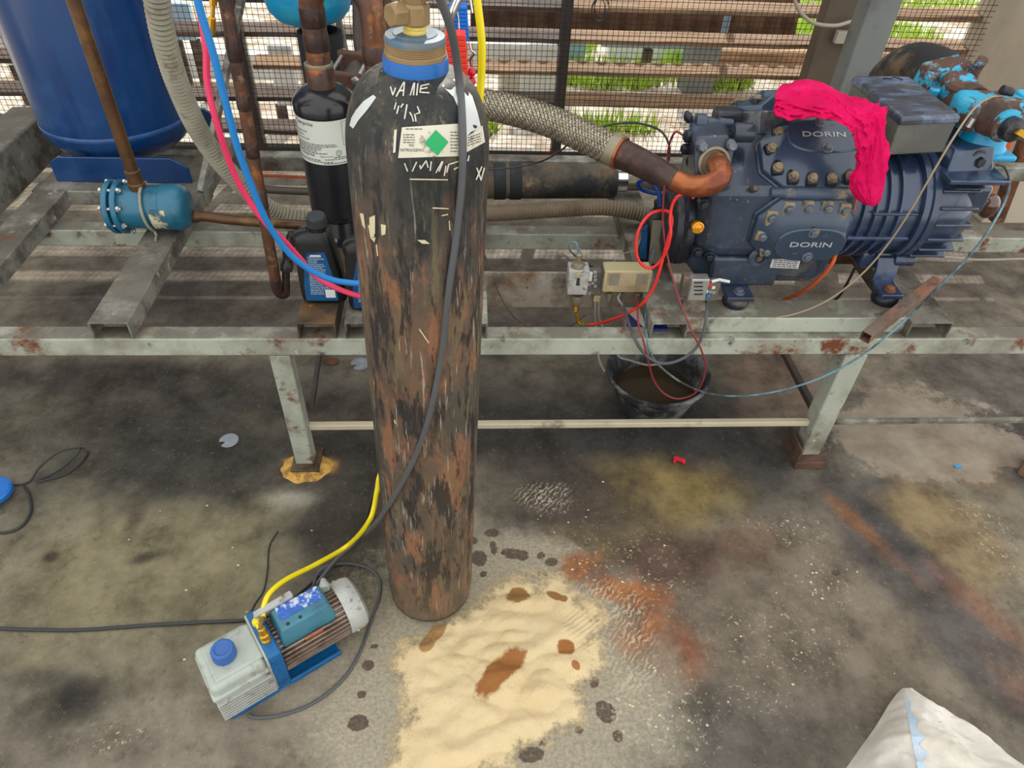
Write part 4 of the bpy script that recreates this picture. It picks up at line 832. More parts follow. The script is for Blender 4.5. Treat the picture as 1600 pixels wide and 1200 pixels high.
vm = MB(); vm.lathe([(.0150, .011), (.0215, .014), (.0215, .036), (.019, .040)], vx, GZ, 8); vm.lathe([(.017, .036), (.017, .075), (.019, .08), (.019, .14)], vx, GZ, 8)
vbod = obj('valve_body', vm, M['brass'], gc, ang=25, bevel=.001)
pl_ = MB(); pl_.lathe([(.0125, 0), (.0165, .004), (.0165, .022), (.0145, .026)], vx + GZ * .027 + Vector((-.012, -.006, 0)), Vector((-.72, -.68, .05)), 6); obj('valve_plug', pl_, M['brass'], gc, bevel=.001)
vo = MB(); vo.lathe([(.010, 0), (.012, .012), (.016, .014), (.016, .032), (.012, .034), (.012, .06)], vx + GZ * .055 + Vector((.012, 0, 0)), (1, -.1, .12), 12); obj('valve_outlet', vo, M['chrome'], gc, ang=25)
# regulator nut and lever
rgl = thing('regulator', vx + GZ * .06 + Vector((.05, 0, 0)), 'chrome pressure regulator screwed on the gas cylinder valve', 'regulator')
rv_ = vx + GZ * .066 + Vector((.05, -.006, 0))
obj('body', MB().lathe([(.014, 0), (.021, .003), (.021, .02), (.017, .024), (.017, .05)], rv_, (1, -.05, .35), 8), M['chrome'], rgl, ang=25)
obj('lever', MB().obox(at(711, 10, Y=.99), (at(718, -6, Y=.985) - at(705, 24, Y=.985)), (0, 1, 0), (at(718, -6, Y=.985) - at(705, 24, Y=.985)).cross(Vector((0, 1, 0))), .05, .012, .011), M['chrome'], rgl, bevel=.0045, seg=3)
# surface projection of pixels on the cylinder
def ghit(px, py, off=0.0):
    d = ray(px, py); t = .6; step = .004
    def f(t):
        p = CAM + d * t - GB; h = p.dot(GZ); q = p - GZ * h; return q.length - grad(max(0, min(1.357, h))) - off
    last = f(t)
    for _ in range(400):
        t2 = t + step; v = f(t2)
        if v < 0:
            a, b = t, t2
            for _ in range(18):
                m = (a + b) / 2
                if f(m) > 0: a = m
                else: b = m
            return CAM + d * a
        t = t2
    return None
def gquad(c, off=.0012, nx=18, ny=8):
    g = []
    for j in range(ny + 1):
        v = j / ny; row = []
        for i in range(nx + 1):
            u = i / nx; x = (c[0][0] * (1 - u) + c[1][0] * u) * (1 - v) + (c[3][0] * (1 - u) + c[2][0] * u) * v
            y = (c[0][1] * (1 - u) + c[1][1] * u) * (1 - v) + (c[3][1] * (1 - u) + c[2][1] * u) * v
            row.append(ghit(x, y, off) or ghit(min(x, 764), y, off))
        g.append(row)
    g = [r for r in g if all(p is not None for p in r)]
    return MB().loft(g, cap=False, close=False)
def gpoly(outline, off=.0012, cx=None):
    """fan-shaped patch following the surface inside an outline"""
    n = len(outline); mx = sum(p[0] for p in outline) / n; my = sum(p[1] for p in outline) / n; rings = []
    for f in (1, .66, .33, .02):
        rings.append([ghit(mx + (x - mx) * f, my + (y - my) * f, off) for x, y in outline])
    if any(p is None for r in rings for p in r): return MB()
    return MB().loft(rings, cap=False)
lab = obj('label', gquad([(628, 199), (718, 193), (719, 244), (622, 247)]), M['label'], gc)
lm = gquad([(616, 203), (620, 202), (618, 238), (614, 239)], nx=2); obj('label_scrap', lm, M['label'], gc)
obj('label', gquad([(727, 216), (754, 196), (758, 222), (729, 238)], nx=8), M['label'], gc)
obj('diamond', gquad([(681, 203), (701, 222), (684, 243), (663, 224)], .002, 8, 8), M['green'], lab)
tx = MB()
def gtext(s, size_px, x0, y0, mb, dy=0, sx=1.0, off=.0022):
    v, f = text2d(s, size_px, 0, sx); P_ = [ghit(x0 + a, y0 - b + dy * a, off) for a, b, c in v]
    if all(p is not None for p in P_): mb.add(P_, f)
gtext('NITROGENO', 6.4, 625, 238, tx, -.0, 1.0); gtext('N2', 6, 639, 230, tx)
def glines(mb, x0, x1, ys, off=.0022, seed=1, slope=0):
    rnd = random.Random(seed)
    for y in ys:
        x = x0
        while x < x1:
            e = min(x1, x + rnd.uniform(2, 7)); q = gquad([(x, y + slope * (x - x0)), (e, y + slope * (e - x0)), (e, y + 1.2 + slope * (e - x0)), (x, y + 1.2 + slope * (x - x0))], off, 1, 1); mb.add(q.v, q.f); x = e + 1.3
glines(tx, 630, 648, (210, 214, 218, 222)); glines(tx, 704, 716, (206, 211, 216, 221, 226, 231, 236), seed=3); glines(tx, 731, 752, (215, 219, 223, 227), seed=4, slope=-.35); glines(tx, 634, 660, (201,), seed=5)
obj('print', tx, M['ink'], lab, smooth=False)
obj('sticker', gpoly([(690, 133), (710, 123), (722, 131), (738, 150), (746, 175), (752, 200), (736, 206), (728, 216), (723, 190), (716, 168), (708, 150)], .0010), M['silverlabel'], gc)
obj('paint_patch', gpoly([(583, 148), (588, 152), (575, 170), (560, 188), (552, 201), (546, 196), (549, 184), (556, 172), (568, 158)], .001), M['silverlabel'], gc)
def stroke(mb, pts, wpx=2.1, off=.0016):
    P_ = []
    for (x0, y0), (x1, y1) in zip(pts, pts[1:]):
        for k in range(5): P_.append((x0 + (x1 - x0) * k / 5, y0 + (y1 - y0) * k / 5))
    P_.append(pts[-1]); L_, R_ = [], []
    for i, (x, y) in enumerate(P_):
        a, b = P_[max(i - 1, 0)], P_[min(i + 1, len(P_) - 1)]; dx, dy = b[0] - a[0], b[1] - a[1]; m = math.hypot(dx, dy) or 1
        wj = wpx * (1 + .35 * noise.noise((x * .3, y * .3, 0)))
        L_.append(ghit(x - dy / m * wj / 2, y + dx / m * wj / 2, off)); R_.append(ghit(x + dy / m * wj / 2, y - dx / m * wj / 2, off))
    if all(L_) and all(R_): mb.loft([L_, R_], cap=False, close=False)
hw = MB()
for s_ in ([(610, 135), (614, 149), (618, 137)], [(619, 151), (631, 128)], [(632, 128), (630, 150)], [(623, 142), (631, 141)], [(641, 149), (647, 129)], [(648, 129), (646, 149)], [(651, 149), (653, 130)], [(671, 131), (658, 134), (656, 144), (671, 145)], [(657, 139), (668, 137)], [(619, 160), (616, 171)], [(623, 165), (620, 178)], [(630, 162), (626, 168)], [(636, 163), (632, 186)], [(640, 175), (644, 182), (646, 190)], [(648, 178), (650, 190)], [(652, 166), (656, 176), (650, 178)],
           [(632, 255), (637, 268)], [(651, 253), (644, 268)], [(656, 258), (657, 264), (666, 251), (669, 262)], [(674, 252), (672, 267)], [(681, 270), (691, 252)], [(686, 268), (692, 252)], [(698, 270), (701, 257), (717, 252)], [(709, 265), (716, 261)], [(697, 259), (694, 275)], [(745, 262), (752, 282)], [(753, 260), (744, 281)], [(757, 262), (752, 280)], [(733, 243), (731, 252)]):
    stroke(hw, s_)
obj('handwriting', hw, M['chalk'], gc, smooth=False)['kind'] = 'stuff'
sc2 = MB()
for pts in ([(562, 333), (568, 334), (571, 358), (566, 352)], [(577, 340), (586, 336), (586, 366), (577, 362)], [(575, 352), (582, 350), (585, 370), (579, 372)], [(595, 350), (603, 352), (602, 366), (596, 368)], [(579, 372), (587, 371), (585, 379)], [(652, 375), (664, 375), (672, 381), (660, 381)]):
    q = gpoly(pts, .0009); sc2.add(q.v, q.f)
for s_ in ([(588, 382), (590, 400)], [(676, 325), (701, 326)], [(655, 514), (670, 536)], [(700, 335), (690, 337)], [(640, 280), (700, 281)], [(702, 345), (703, 360)], [(616, 656), (618, 662)]): stroke(sc2, s_, 1.8, .001)
obj('paint_scrape', sc2, M['cream'], gc, smooth=False)['kind'] = 'stuff'
# cable over the cylinder and yellow hose
kp = [at(676, -30, Y=.94), at(690, 4, Y=.955), at(703, 40, Y=.97)]
for x, y in ((713, 90), (719, 140), (722, 190), (723, 240), (721, 290), (716, 340), (710, 390), (703, 440), (697, 490), (692, 540), (684, 590), (673, 640), (658, 690), (638, 735), (616, 775), (600, 800)):
    p = ghit(x, y, .0065)
    kp.append(p if p is not None else at(x, y, Y=1.0))
kp += [at(585, 820, Y=1.02), at(560, 845, z=.09), at(530, 870, z=.05), at(505, 900, z=.012), at(480, 930, z=.008), at(445, 952, z=.007), at(410, 962, z=.006), at(380, 968, z=.006)]
tag(obj('power_cable', MB().tube(spline(kp, 8), lambda i, f: .0058, 10), M['cablegrey']), 'grey-black cable hanging down the front of the gas cylinder', 'cable')
tag(obj('vacuum_hose', MB().tube(spline([at(741, -30, Y=1.2), at(748, 20, Y=1.2), at(753, 70, Y=1.2), at(752, 120, Y=1.2), at(748, 170, Y=1.2), at(738, 240, Y=1.24), at(700, 420, Y=1.24), at(640, 620, Y=1.24), at(596, 735, Y=1.2), at(589, 768, Y=1.13), at(578, 812, Y=1.06), at(545, 851, z=.10), at(495, 881, z=.13), at(448, 905, z=.17), at(422, 926, z=.185), at(412, 948, z=.18), at(411, 968, z=.17)], 10), .0064, 14), M['hoseyellow']), 'bright yellow vacuum hose passing behind the gas cylinder to the pump', 'hose')
tag(obj('thin_cable', MB().tube(spline([at(650, 600, Y=1.28), at(600, 720, Y=1.26), at(584, 770, Y=1.18), at(566, 830, z=.03), at(530, 870, z=.02), at(498, 900, z=.004), at(470, 925, z=.004), at(440, 945, z=.004), at(400, 965, z=.004)], 8), .0032, 8), M['cableblack']), 'thin black cable coming down behind the yellow hose', 'cable')
tag(obj('floor_cable', MB().tube(spline([at(-30, 981, z=.005), at(60, 984, z=.005), at(130, 984, z=.005), at(230, 977, z=.005), at(320, 972, z=.005), at(390, 968, z=.006), at(440, 955, z=.007), at(470, 945, z=.007), at(494, 922, z=.006)], 8), .0048, 10), M['cableblack']), 'black cable lying across the floor from the left edge to the pump', 'cable')
tag(obj('thin_wire', MB().tube(spline([at(434, 830, z=.0025), at(422, 850, z=.0025), at(419, 868, z=.0025), at(418, 890, z=.0025), at(412, 922, z=.0025), at(398, 944, z=.0025), at(388, 965, z=.0025)], 8), .0023, 8), M['cableblack']), 'thin black cord curling on the floor above the pump', 'cord')
lc = MB()
lc.tube(spline([at(-20, 832, z=.004), at(10, 832, z=.004), at(34, 822, z=.004), at(48, 800, z=.004), at(46, 775, z=.004), at(38, 760, z=.004)], 8), .0042, 8)
lc.tube(spline([at(-15, 752, z=.004), at(20, 758, z=.006), at(46, 752, z=.006), at(62, 730, z=.02), at(90, 708, z=.03), at(118, 700, z=.03), at(124, 704, z=.03), at(112, 718, z=.02), at(86, 738, z=.01), at(56, 752, z=.012), at(100, 742, z=.004), at(126, 724, z=.004), at(137, 708, z=.004), at(130, 701, z=.012), at(118, 700, z=.03)], 8), .0034, 8)
tag(obj('cable_loop', lc, M['cableblack']), 'black cable looped on the floor beside the blue plug at left edge', 'cable')
c = on_floor(-8, 778); rl = thing('cable_reel', (c.x, c.y, 0), 'blue round reel edge peeking in at the left border', 'reel')
obj('rim', MB().lathe([(.02, .02), (.05, .016), (.056, .02), (.056, .032), (.05, .036), (.02, .034)], c, (0, 0, 1), 32), M['reel'], rl)
obj('plug', MB().cyl(c + Vector((.02, -.05, .01)), c + Vector((.05, -.06, .01)), .006, 10), M['chrome'], rl)

# gauge manifold grips behind the cylinder
mg = thing('manifold_grips', at(718, 90, Y=1.3), 'ribbed red and blue plastic grip pair hanging behind the cylinder shoulder', 'gauge manifold')
def ribbed(px0, px1, py0, py1, Y, m, name, tilt):
    a, b = at(px0, py0, Y=Y), at(px1, py1, Y=Y); n = 9; mb = MB()
    for k in range(n):
        z1 = a.z + (b.z - a.z) * k / n; z0 = a.z + (b.z - a.z) * (k + .93) / n; sh = tilt * (k / n)
        mb.box((a.x + sh, Y, min(z0, z1)), (b.x + sh, Y + .03, max(z0, z1)))
    mb.box((a.x + tilt * .5 + .002, Y + .003, b.z + .002), (b.x + tilt * .3 - .002, Y + .027, a.z - .002)); return obj(name, mb, m, mg, bevel=.0012)
ribbed(694, 728, 54, 134, 1.28, M['redplastic'], 'red_grip', .006); ribbed(701, 730, 10, 66, 1.33, M['blueplastic'], 'blue_grip', .004)
for yy in (113, 127): obj('knob', MB().sphere(at(737, yy, Y=1.29), .0075, 16, 10), M['redknob'], mg)
obj('wire_bail', MB().tube(spline([at(711, 8, Y=1.31), at(715, 24, Y=1.31), at(717, 44, Y=1.31), at(718, 56, Y=1.31)]), .0016, 6), M['chrome'], mg)
obj('hook', MB().tube(spline([at(733, 66, Y=1.3), at(736, 78, Y=1.3), at(741, 84, Y=1.3), at(735, 92, Y=1.3), at(736, 104, Y=1.3)]), .0018, 6), M['chrome'], mg)
obj('stem', MB().cyl(at(733, -10, Y=1.3), at(738, 20, Y=1.3), .002, 8), M['chrome'], mg)

# ------------------------------------------------------------------ vacuum pump
PO = Vector((-.568, .712, 0)); ph = math.radians(33.4); PU = Vector((math.cos(ph), math.sin(ph), 0)); PW = Vector((-math.sin(ph), math.cos(ph), 0)); PZ = Vector((0, 0, 1))
def pl(u, w_, z): return PO + PU * u + PW * w_ + PZ * z
vp = thing('vacuum_pump', PO, 'small vacuum pump, finned motor with blue base and capped grey oil reservoir', 'vacuum pump')
def pbox(name, u0, u1, w0, w1, z0, z1, m, bevel=.004, par=None, seg=2):
    return obj(name, MB().obox(pl((u0 + u1) / 2, (w0 + w1) / 2, (z0 + z1) / 2), PU, PW, PZ, u1 - u0, w1 - w0, z1 - z0), m, par or vp, bevel=bevel, seg=seg)
pbox('base_plate', .02, .295, -.004, .128, .0, .006, M['pumpblue'], .002)
pbox('base_rail', .02, .135, -.006, .002, .0, .016, M['pumpblue'], .002); pbox('base_rail', .165, .295, -.006, .002, .0, .016, M['pumpblue'], .002)
# oil reservoir
res = pbox('oil_reservoir', .006, .132, .004, .126, .012, .142, M['pumpgrey'], .014, seg=4)
pbox('reservoir_band', .002, .133, .0, .130, .092, .108, M['pumpgrey'], .006, seg=3)
pbox('reservoir_lid', .022, .132, .016, .114, .138, .148, M['pumpgrey'], .005, seg=3)
for k in range(7): pbox('fin', .006, .132, -.007, .010, .016 + k * .0108, .0216 + k * .0108, M['pumpsilver'], .0008)
cpos = pl(.062, .066, .146)
obj('fill_cap', MB().lathe([(.024, 0), (.027, .003), (.0265, .028), (.024, .033), (.018, .034), (.016, .031), (.001, .031)], cpos, PZ, 14), M['pumpcap'], vp, ang=30, bevel=.001)
# blue bulkhead
pbox('bulkhead', .136, .168, -.004, .132, .006, .158, M['pumpblue'], .006, seg=3); pbox('gasket', .131, .137, -.003, .131, .008, .156, M['pumpgrey'], .003)
for k in range(11): pbox('bulkhead_rib', .141, .163, -.0065, .0, .030 + k * .0078, .0342 + k * .0078, M['pumpblue'], .0008)
# motor
mcw, mcz, mr = .064, .078, .058
obj('motor_shell', MB().lathe([(mr - .004, .165), (mr - .004, .338)], pl(0, mcw, mcz), PU, 48), M['pumpfin'], vp)
for k in range(34):
    a = 2 * pi * k / 34; d = PW * math.cos(a) + PZ * math.sin(a)
    if pl(0, mcw, mcz + math.sin(a) * mr).z < .02: continue
    t_ = PU.cross(d); obj('motor_fin', MB().obox(pl(.252, mcw, mcz) + d * (mr + .0015), PU, t_, d, .165, .0036, .012), M['pumpfin'], vp)
obj('fan_cover', MB().lathe([(mr + .008, .335), (mr + .010, .34), (mr + .010, .368), (mr + .006, .380), (mr - .006, .388), (.02, .391), (.001, .391)], pl(0, mcw, mcz), PU, 40), M['pumpsilver'], vp)
for k in range(4):
    a = .4 + k * 1.57; d = PW * math.cos(a) + PZ * math.sin(a); obj('screw', MB().cyl(pl(.352, mcw, mcz) + d * (mr + .009), pl(.352, mcw, mcz) + d * (mr + .0125), .004, 10), M['zinc'], vp)
pbox('orange_sticker', .228, .272, mcw - .0485, mcw - .0465, mcz + .030, mcz + .046, M['orangelabel'], 0)
# terminal box on top of the motor
tb = obj('terminal_box', MB().loft([[pl(u, v, z) for u, v in ((.178, .022), (.312, .022), (.312, .100), (.178, .100))] if z < .15 else [pl(u, v, z) for u, v in ((.186, .032), (.306, .032), (.306, .096), (.186, .096))] for z in (.112, .142, .176)]), M['pumpteal'], vp, bevel=.005, seg=3)
pbox('box_label', .196, .30, .056, .094, .1755, .1772, M['peeled'], 0, tb)
pbox('box_panel', .21, .265, .0285, .034, .122, .140, M['pumpteal'], .002, tb)
for u in (.206, .236): obj('screw_hole', MB().cyl(pl(u, .040, .1745), pl(u, .040, .1768), .0045, 12), M['ink'], tb)
pbox('box_shoulder', .272, .306, .028, .05, .146, .168, M['pumpteal'], .004, tb)
obj('cable_gland', MB().lathe([(.012, 0), (.014, .01), (.010, .02), (.006, .03)], pl(.318, .09, .15), (PW + PU * .3), 12), M['pumpgrey'], vp)
hd = MB(); hd.bar(pl(.15, .103, .176), pl(.245, .103, .184), .018, .014); obj('handle', hd, M['pumpsilver'], vp, bevel=.005, seg=3)
hd = MB(); hd.bar(pl(.155, .103, .150), pl(.155, .103, .178), .012, .012, (1, 0, 0)); obj('handle_post', hd, M['pumpsilver'], vp, bevel=.003)
# brass inlet with yellow valve
ip = at(424, 1022, z=.165); jb = pl(.151, .040, .156)
br = MB(); br.lathe([(.011, 0), (.011, .006), (.0085, .008), (.0085, .012), (.012, .013), (.012, .022), (.008, .024), (.0075, .034), (.009, .036), (.009, .042), (.006, .044)], jb, PZ + PW * .25, 12); obj('inlet_fitting', br, M['brassbright'], vp, ang=25)
top = jb + (PZ + PW * .25).normalized() * .044; hs = at(411, 966, z=.17)
obj('inlet_tube', MB().tube(spline([top, top.lerp(hs, .45) + Vector((0, 0, .008)), hs]), lambda i, f: .0042 if f < .55 else .0066, 10), M['brass'], vp)
yc = pl(.151, .092, .158); obj('ballast_knob', MB().lathe([(.011, 0), (.012, .003), (.011, .012), (.004, .014)], yc, PZ, 16), M['yellowplastic'], vp)
yb = at(404, 982, z=.182); obj('yellow_lever', MB().obox(yb, PU, PW, PZ, .007, .022, .014), M['yellowplastic'], vp, bevel=.002)
tag(obj('pump_cord', MB().tube(spline([at(388, 1116, z=.004), at(400, 1121, z=.004), at(440, 1117, z=.004), at(490, 1098, z=.004), at(535, 1062, z=.004), at(562, 1020, z=.004), at(580, 970, z=.004), at(593, 930, z=.004), at(592, 905, z=.004), at(575, 888, z=.006), at(545, 881, z=.006), at(515, 884, z=.006), at(497, 896, z=.006), at(490, 915, z=.02), at(493, 925, z=.08), pl(.322, .1, .15)], 8), .0042, 10), M['cablegrey']), 'grey power cord curving on the floor around the pump', 'cord')

# ------------------------------------------------------------------ white sack at the lower right
sk = MB(); rows = []
SROW = [(1076, 1409, 1418, 1426, .012, .03), (1084, 1401, 1418, 1436, .012, .05), (1100, 1389, 1420, 1462, .01, .075), (1120, 1377, 1423, 1491, .008, .10), (1145, 1361, 1428, 1526, .004, .12), (1170, 1343, 1434, 1562, .0, .135), (1200, 1322, 1440, 1606, .0, .145), (1245, 1288, 1452, 1672, .0, .15), (1300, 1250, 1465, 1740, .0, .13), (1350, 1225, 1480, 1790, .0, .06)]
SP = []
for y, xa, xm_, xb, z0, z1 in SROW: SP.append((at(xa, y, z=z0), at(xm_, y, z=z1), at(xb, y, z=z0)))
SA, SM, SB = (spline([p[k] for p in SP], 7) for k in range(3)); NS = 26
for a, m, b in zip(SA, SM, SB):
    row = []
    for k in range(2 * NS + 1):
        f = k / NS
        if f <= 1: p = a.lerp(m, f); bulge = math.sin(pi * f) * .016
        else: p = m.lerp(b, f - 1); bulge = math.sin(pi * (f - 1)) * .034
        sc3 = min(1, (a - b).length * 4)
        nn = .036 * noise.noise((p.x * 11 + p.y * 4, p.y * 13, 1)) + .022 * (1 - abs(noise.noise((p.x * 20, p.y * 18 + p.x * 11, 6))) * 3) * .5 + .010 * (1 - abs(noise.noise((p.x * 40 + p.y * 30, p.y * 36, 9))) * 3) * .5 + .004 * noise.noise((p.x * 60, p.y * 60, 3))
        edge = min(1, min(f, 2 - f) * 4) * (.35 + .65 * min(1, abs(f - 1) * 3))
        row.append(Vector((p.x, p.y, max(p.z * .5, p.z + sc3 * (bulge + nn * edge)))))
    row += [Vector((b.x * (1 - t) + a.x * t, b.y * (1 - t) + a.y * t, .001)) for t in (.02, .25, .5, .75, .98)]
    rows.append(row)
sk.loft(rows); sk_ = tag(obj('sack', sk, M['sack'], ang=60), 'crumpled white woven sack with pale blue seam at the lower right corner', 'sack')
sp = MB(); L1, L2 = [], []
import bmesh
from mathutils.bvhtree import BVHTree
_bm = bmesh.new(); _bm.from_mesh(sk_.data); bv_ = BVHTree.FromBMesh(_bm)
for k in range(26):
    f = k / 25; x = 1412 + 26 * f ** 1.1; y = 1090 + 140 * f
    wv_ = (6 + 14 * min(1, f * 3)) * (.7 + .3 * math.sin(k * 1.3))
    r_ = []
    for xx in (x, x + wv_):
        h = bv_.ray_cast(CAM, ray(xx, y)); r_.append(None if h[0] is None else h[0] + Vector((0, -.001, .0045)))
    if r_[0] and r_[1]: L1.append(r_[0]); L2.append(r_[1])
if len(L1) > 3: obj('seam_tape', sp.loft([L1, L2], cap=False, close=False), M['seam'], sk_)
# ------------------------------------------------------------------ braided hose and copper elbow to the compressor
def braided(P, r, strands, turns, wid, name, parent):
    P = spline(P, 24); n = len(P); T = [(P[min(i + 1, n - 1)] - P[max(i - 1, 0)]).normalized() for i in range(n)]
    e = T[0].orthogonal().normalized(); E = []
    for i in range(n): e = (e - T[i] * e.dot(T[i])).normalized(); E.append((e.copy(), T[i].cross(e)))
    obj('hose_core', MB().tube(P, r * .95, 24), M['braidcore'], parent)
    for sgn in (1, -1):
        mb = MB()
        for k in range(strands):
            A, B = [], []
            for i in range(n):
                a = 2 * pi * k / strands + sgn * turns * 2 * pi * i / n; lift = r * (1 + .035 * math.sin(sgn * 0 + (strands) * turns * 2 * pi * i / n + k * pi + (0 if sgn > 0 else pi)))
                da = wid / r / 2
                A.append(P[i] + (E[i][0] * math.cos(a - da) + E[i][1] * math.sin(a - da)) * lift); B.append(P[i] + (E[i][0] * math.cos(a + da) + E[i][1] * math.sin(a + da)) * lift)
            mb.loft([A, B], cap=False, close=False)
        o = obj(name, mb, M['braid'] if sgn > 0 else M['braidshaded'], parent); o['kind'] = 'stuff'
bh = thing('braided_hose', at(850, 195, Y=1.8), 'thick braided steel hose with copper elbow feeding the compressor suction block', 'hose')
bpts = [at(690, 152, Y=2.0), at(740, 160, Y=1.97), at(800, 172, Y=1.92), at(860, 190, Y=1.86), at(910, 212, Y=1.8), at(955, 233, Y=1.74)]
braided(bpts, .040, 18, 2.6, .0085, 'braid', bh)
cA, cB = at(953, 232, Y=1.745), at(970, 240, Y=1.725)
obj('crimp_sleeve', MB().tube([cA, cB], .0415, 28), M['greenbrown'], bh)
obj('crimp_ring', MB().tube([cA.lerp(cB, .85), cA.lerp(cB, 1.05)], .0425, 28), M['copperbright'], bh)
s1 = spline([cB, at(1000, 254, Y=1.69), at(1035, 272, Y=1.655), at(1052, 281, Y=1.64)], 8)
obj('reducer', MB().tube(s1, lambda i, f: .0375 - .010 * f ** 1.5, 26), M['copperdark'], bh)
elp = [at(1048, 279, Y=1.645), at(1072, 289, Y=1.62), at(1095, 291, Y=1.595), at(1113, 287, Y=1.585), at(1126, 276, Y=1.595), at(1124, 260, Y=1.63), at(1116, 250, Y=1.70)]
obj('elbow', MB().tube(spline(elp, 10), .0265, 26), M['copperbright'], bh)
obj('weld_bead', MB().tube([at(1048, 279, Y=1.645), at(1051, 280.5, Y=1.642)], .0285, 26), M['greenbrown'], bh)
obj('weld_bead', MB().tube([at(1014, 261, Y=1.677), at(1016, 262, Y=1.675)], .0345, 26), M['ironpipe'], bh)
# lower insulated line
il = thing('insulated_line', at(860, 282, Y=2.15), 'dusty insulated horizontal pipe with joint bands below the braided hose', 'pipe')
pa, pb2 = at(690, 283, Y=2.2), at(962, 283, Y=2.2); IR = .057
obj('insulation', MB().lathe([(IR * .8, 0), (IR, .004), (IR, (pb2 - pa).length - .01), (IR * .9, (pb2 - pa).length)], pa, pb2 - pa, 28), M['foamdusty'], il)
for f in (.33, .42): obj('joint_band', MB().lathe([(IR, -.02), (IR * 1.06, -.018), (IR * 1.06, .018), (IR, .02)], pa.lerp(pb2, f), pb2 - pa, 28, cap=False), M['foam'], il)
obj('metal_ferrule', MB().lathe([(.036, 0), (.036, .035), (.031, .037)], pb2, (1, 0, 0), 24), M['chrome'], il)
braided([pb2 + Vector((.03, 0, 0)), pb2 + Vector((.1, 0, 0)), pb2 + Vector((.2, 0, -.003)), pb2 + Vector((.33, 0, -.004))], .030, 16, 3.0, .006, 'braid', il)

# ------------------------------------------------------------------ compressor
KY, KZ = 1.765, .80
cpn = thing('compressor', (.8, KY, ZT), 'large dark blue semi-hermetic reciprocating compressor with bolted cylinder heads on the frame', 'compressor')
xl, xr_, xm, xe = at(1103, 340, Y=1.62).x, at(1335, 330, Y=1.62).x, at(1440, 320, Y=1.63).x, at(1545, 300, Y=1.66).x
XH = at(1262, 360, Y=1.56).x
d_ = .158
def dirv(deg): a = math.radians(deg); return Vector((0, -math.cos(a), math.sin(a)))
vr = d_ / math.cos(math.radians(30))
sec = [dirv(-30) * vr, dirv(30) * vr, dirv(90) * vr, dirv(150) * vr, Vector((0, .15, -.06)), Vector((0, .13, -.20)), Vector((0, -.125, -.20)), Vector((0, -.14, -.19)), Vector((0, -.145, -.105))]
def ring(x, s, dz=0): return [Vector((x, KY + p.y * s, KZ + p.z * s + dz)) for p in sec]
obj('crankcase', MB().loft([ring(xl - .012, .78), ring(xl + .02, .93), ring(xl + .06, 1.0), ring(xr_ - .05, 1.0), ring(xr_ + .0, .92)]), M['comp'], cpn, bevel=.016, seg=3)
# sump front pad
obj('sump_pad', MB().box((xl + .045, KY - .160, KZ - .195), (xl + .235, KY - .13, KZ - .105)), M['comp'], cpn, bevel=.008, seg=3)
sp_ = Vector((at(1187, 405, Y=KY - .165).x, KY - .165, at(1187, 405, Y=KY - .165).z))
obj('drain_port', MB().lathe([(.0, .0), (.030, .0), (.030, .010), (.026, .012), (.014, .012), (.012, .006), (.001, .006)], sp_ + Vector((0, .012, 0)), (0, -1, .12), 28), M['comp'], cpn)
obj('drain_plug', MB().hexnut(sp_ + Vector((0, .008, 0)), (0, -1, .12), .009, .01), M['ironpipe'], cpn)
pt = [at(x, y, Y=KY - .162) for x, y in ((1208, 402), (1251, 406), (1247, 420), (1203, 418))]
pz = obj('rating_plate', MB().prism(pt, (0, .004, 0)), M['silverlabel'], cpn)
pm = MB()
for k in range(4):
    a, b = pt[0].lerp(pt[3], .2 + k * .2), pt[1].lerp(pt[2], .2 + k * .2); u = (b - a)
    x = .06
    while x < .92:
        e = min(.93, x + random.uniform(.05, .2)); q = [a + u * x, a + u * e, a + u * e - Vector((0, 0, .0024)), a + u * x - Vector((0, 0, .0024))]; pm.add([p - Vector((0, .0006, 0)) for p in q], [(0, 1, 2, 3)]); x = e + .03
obj('print', pm, M['ink'], pz, smooth=False)
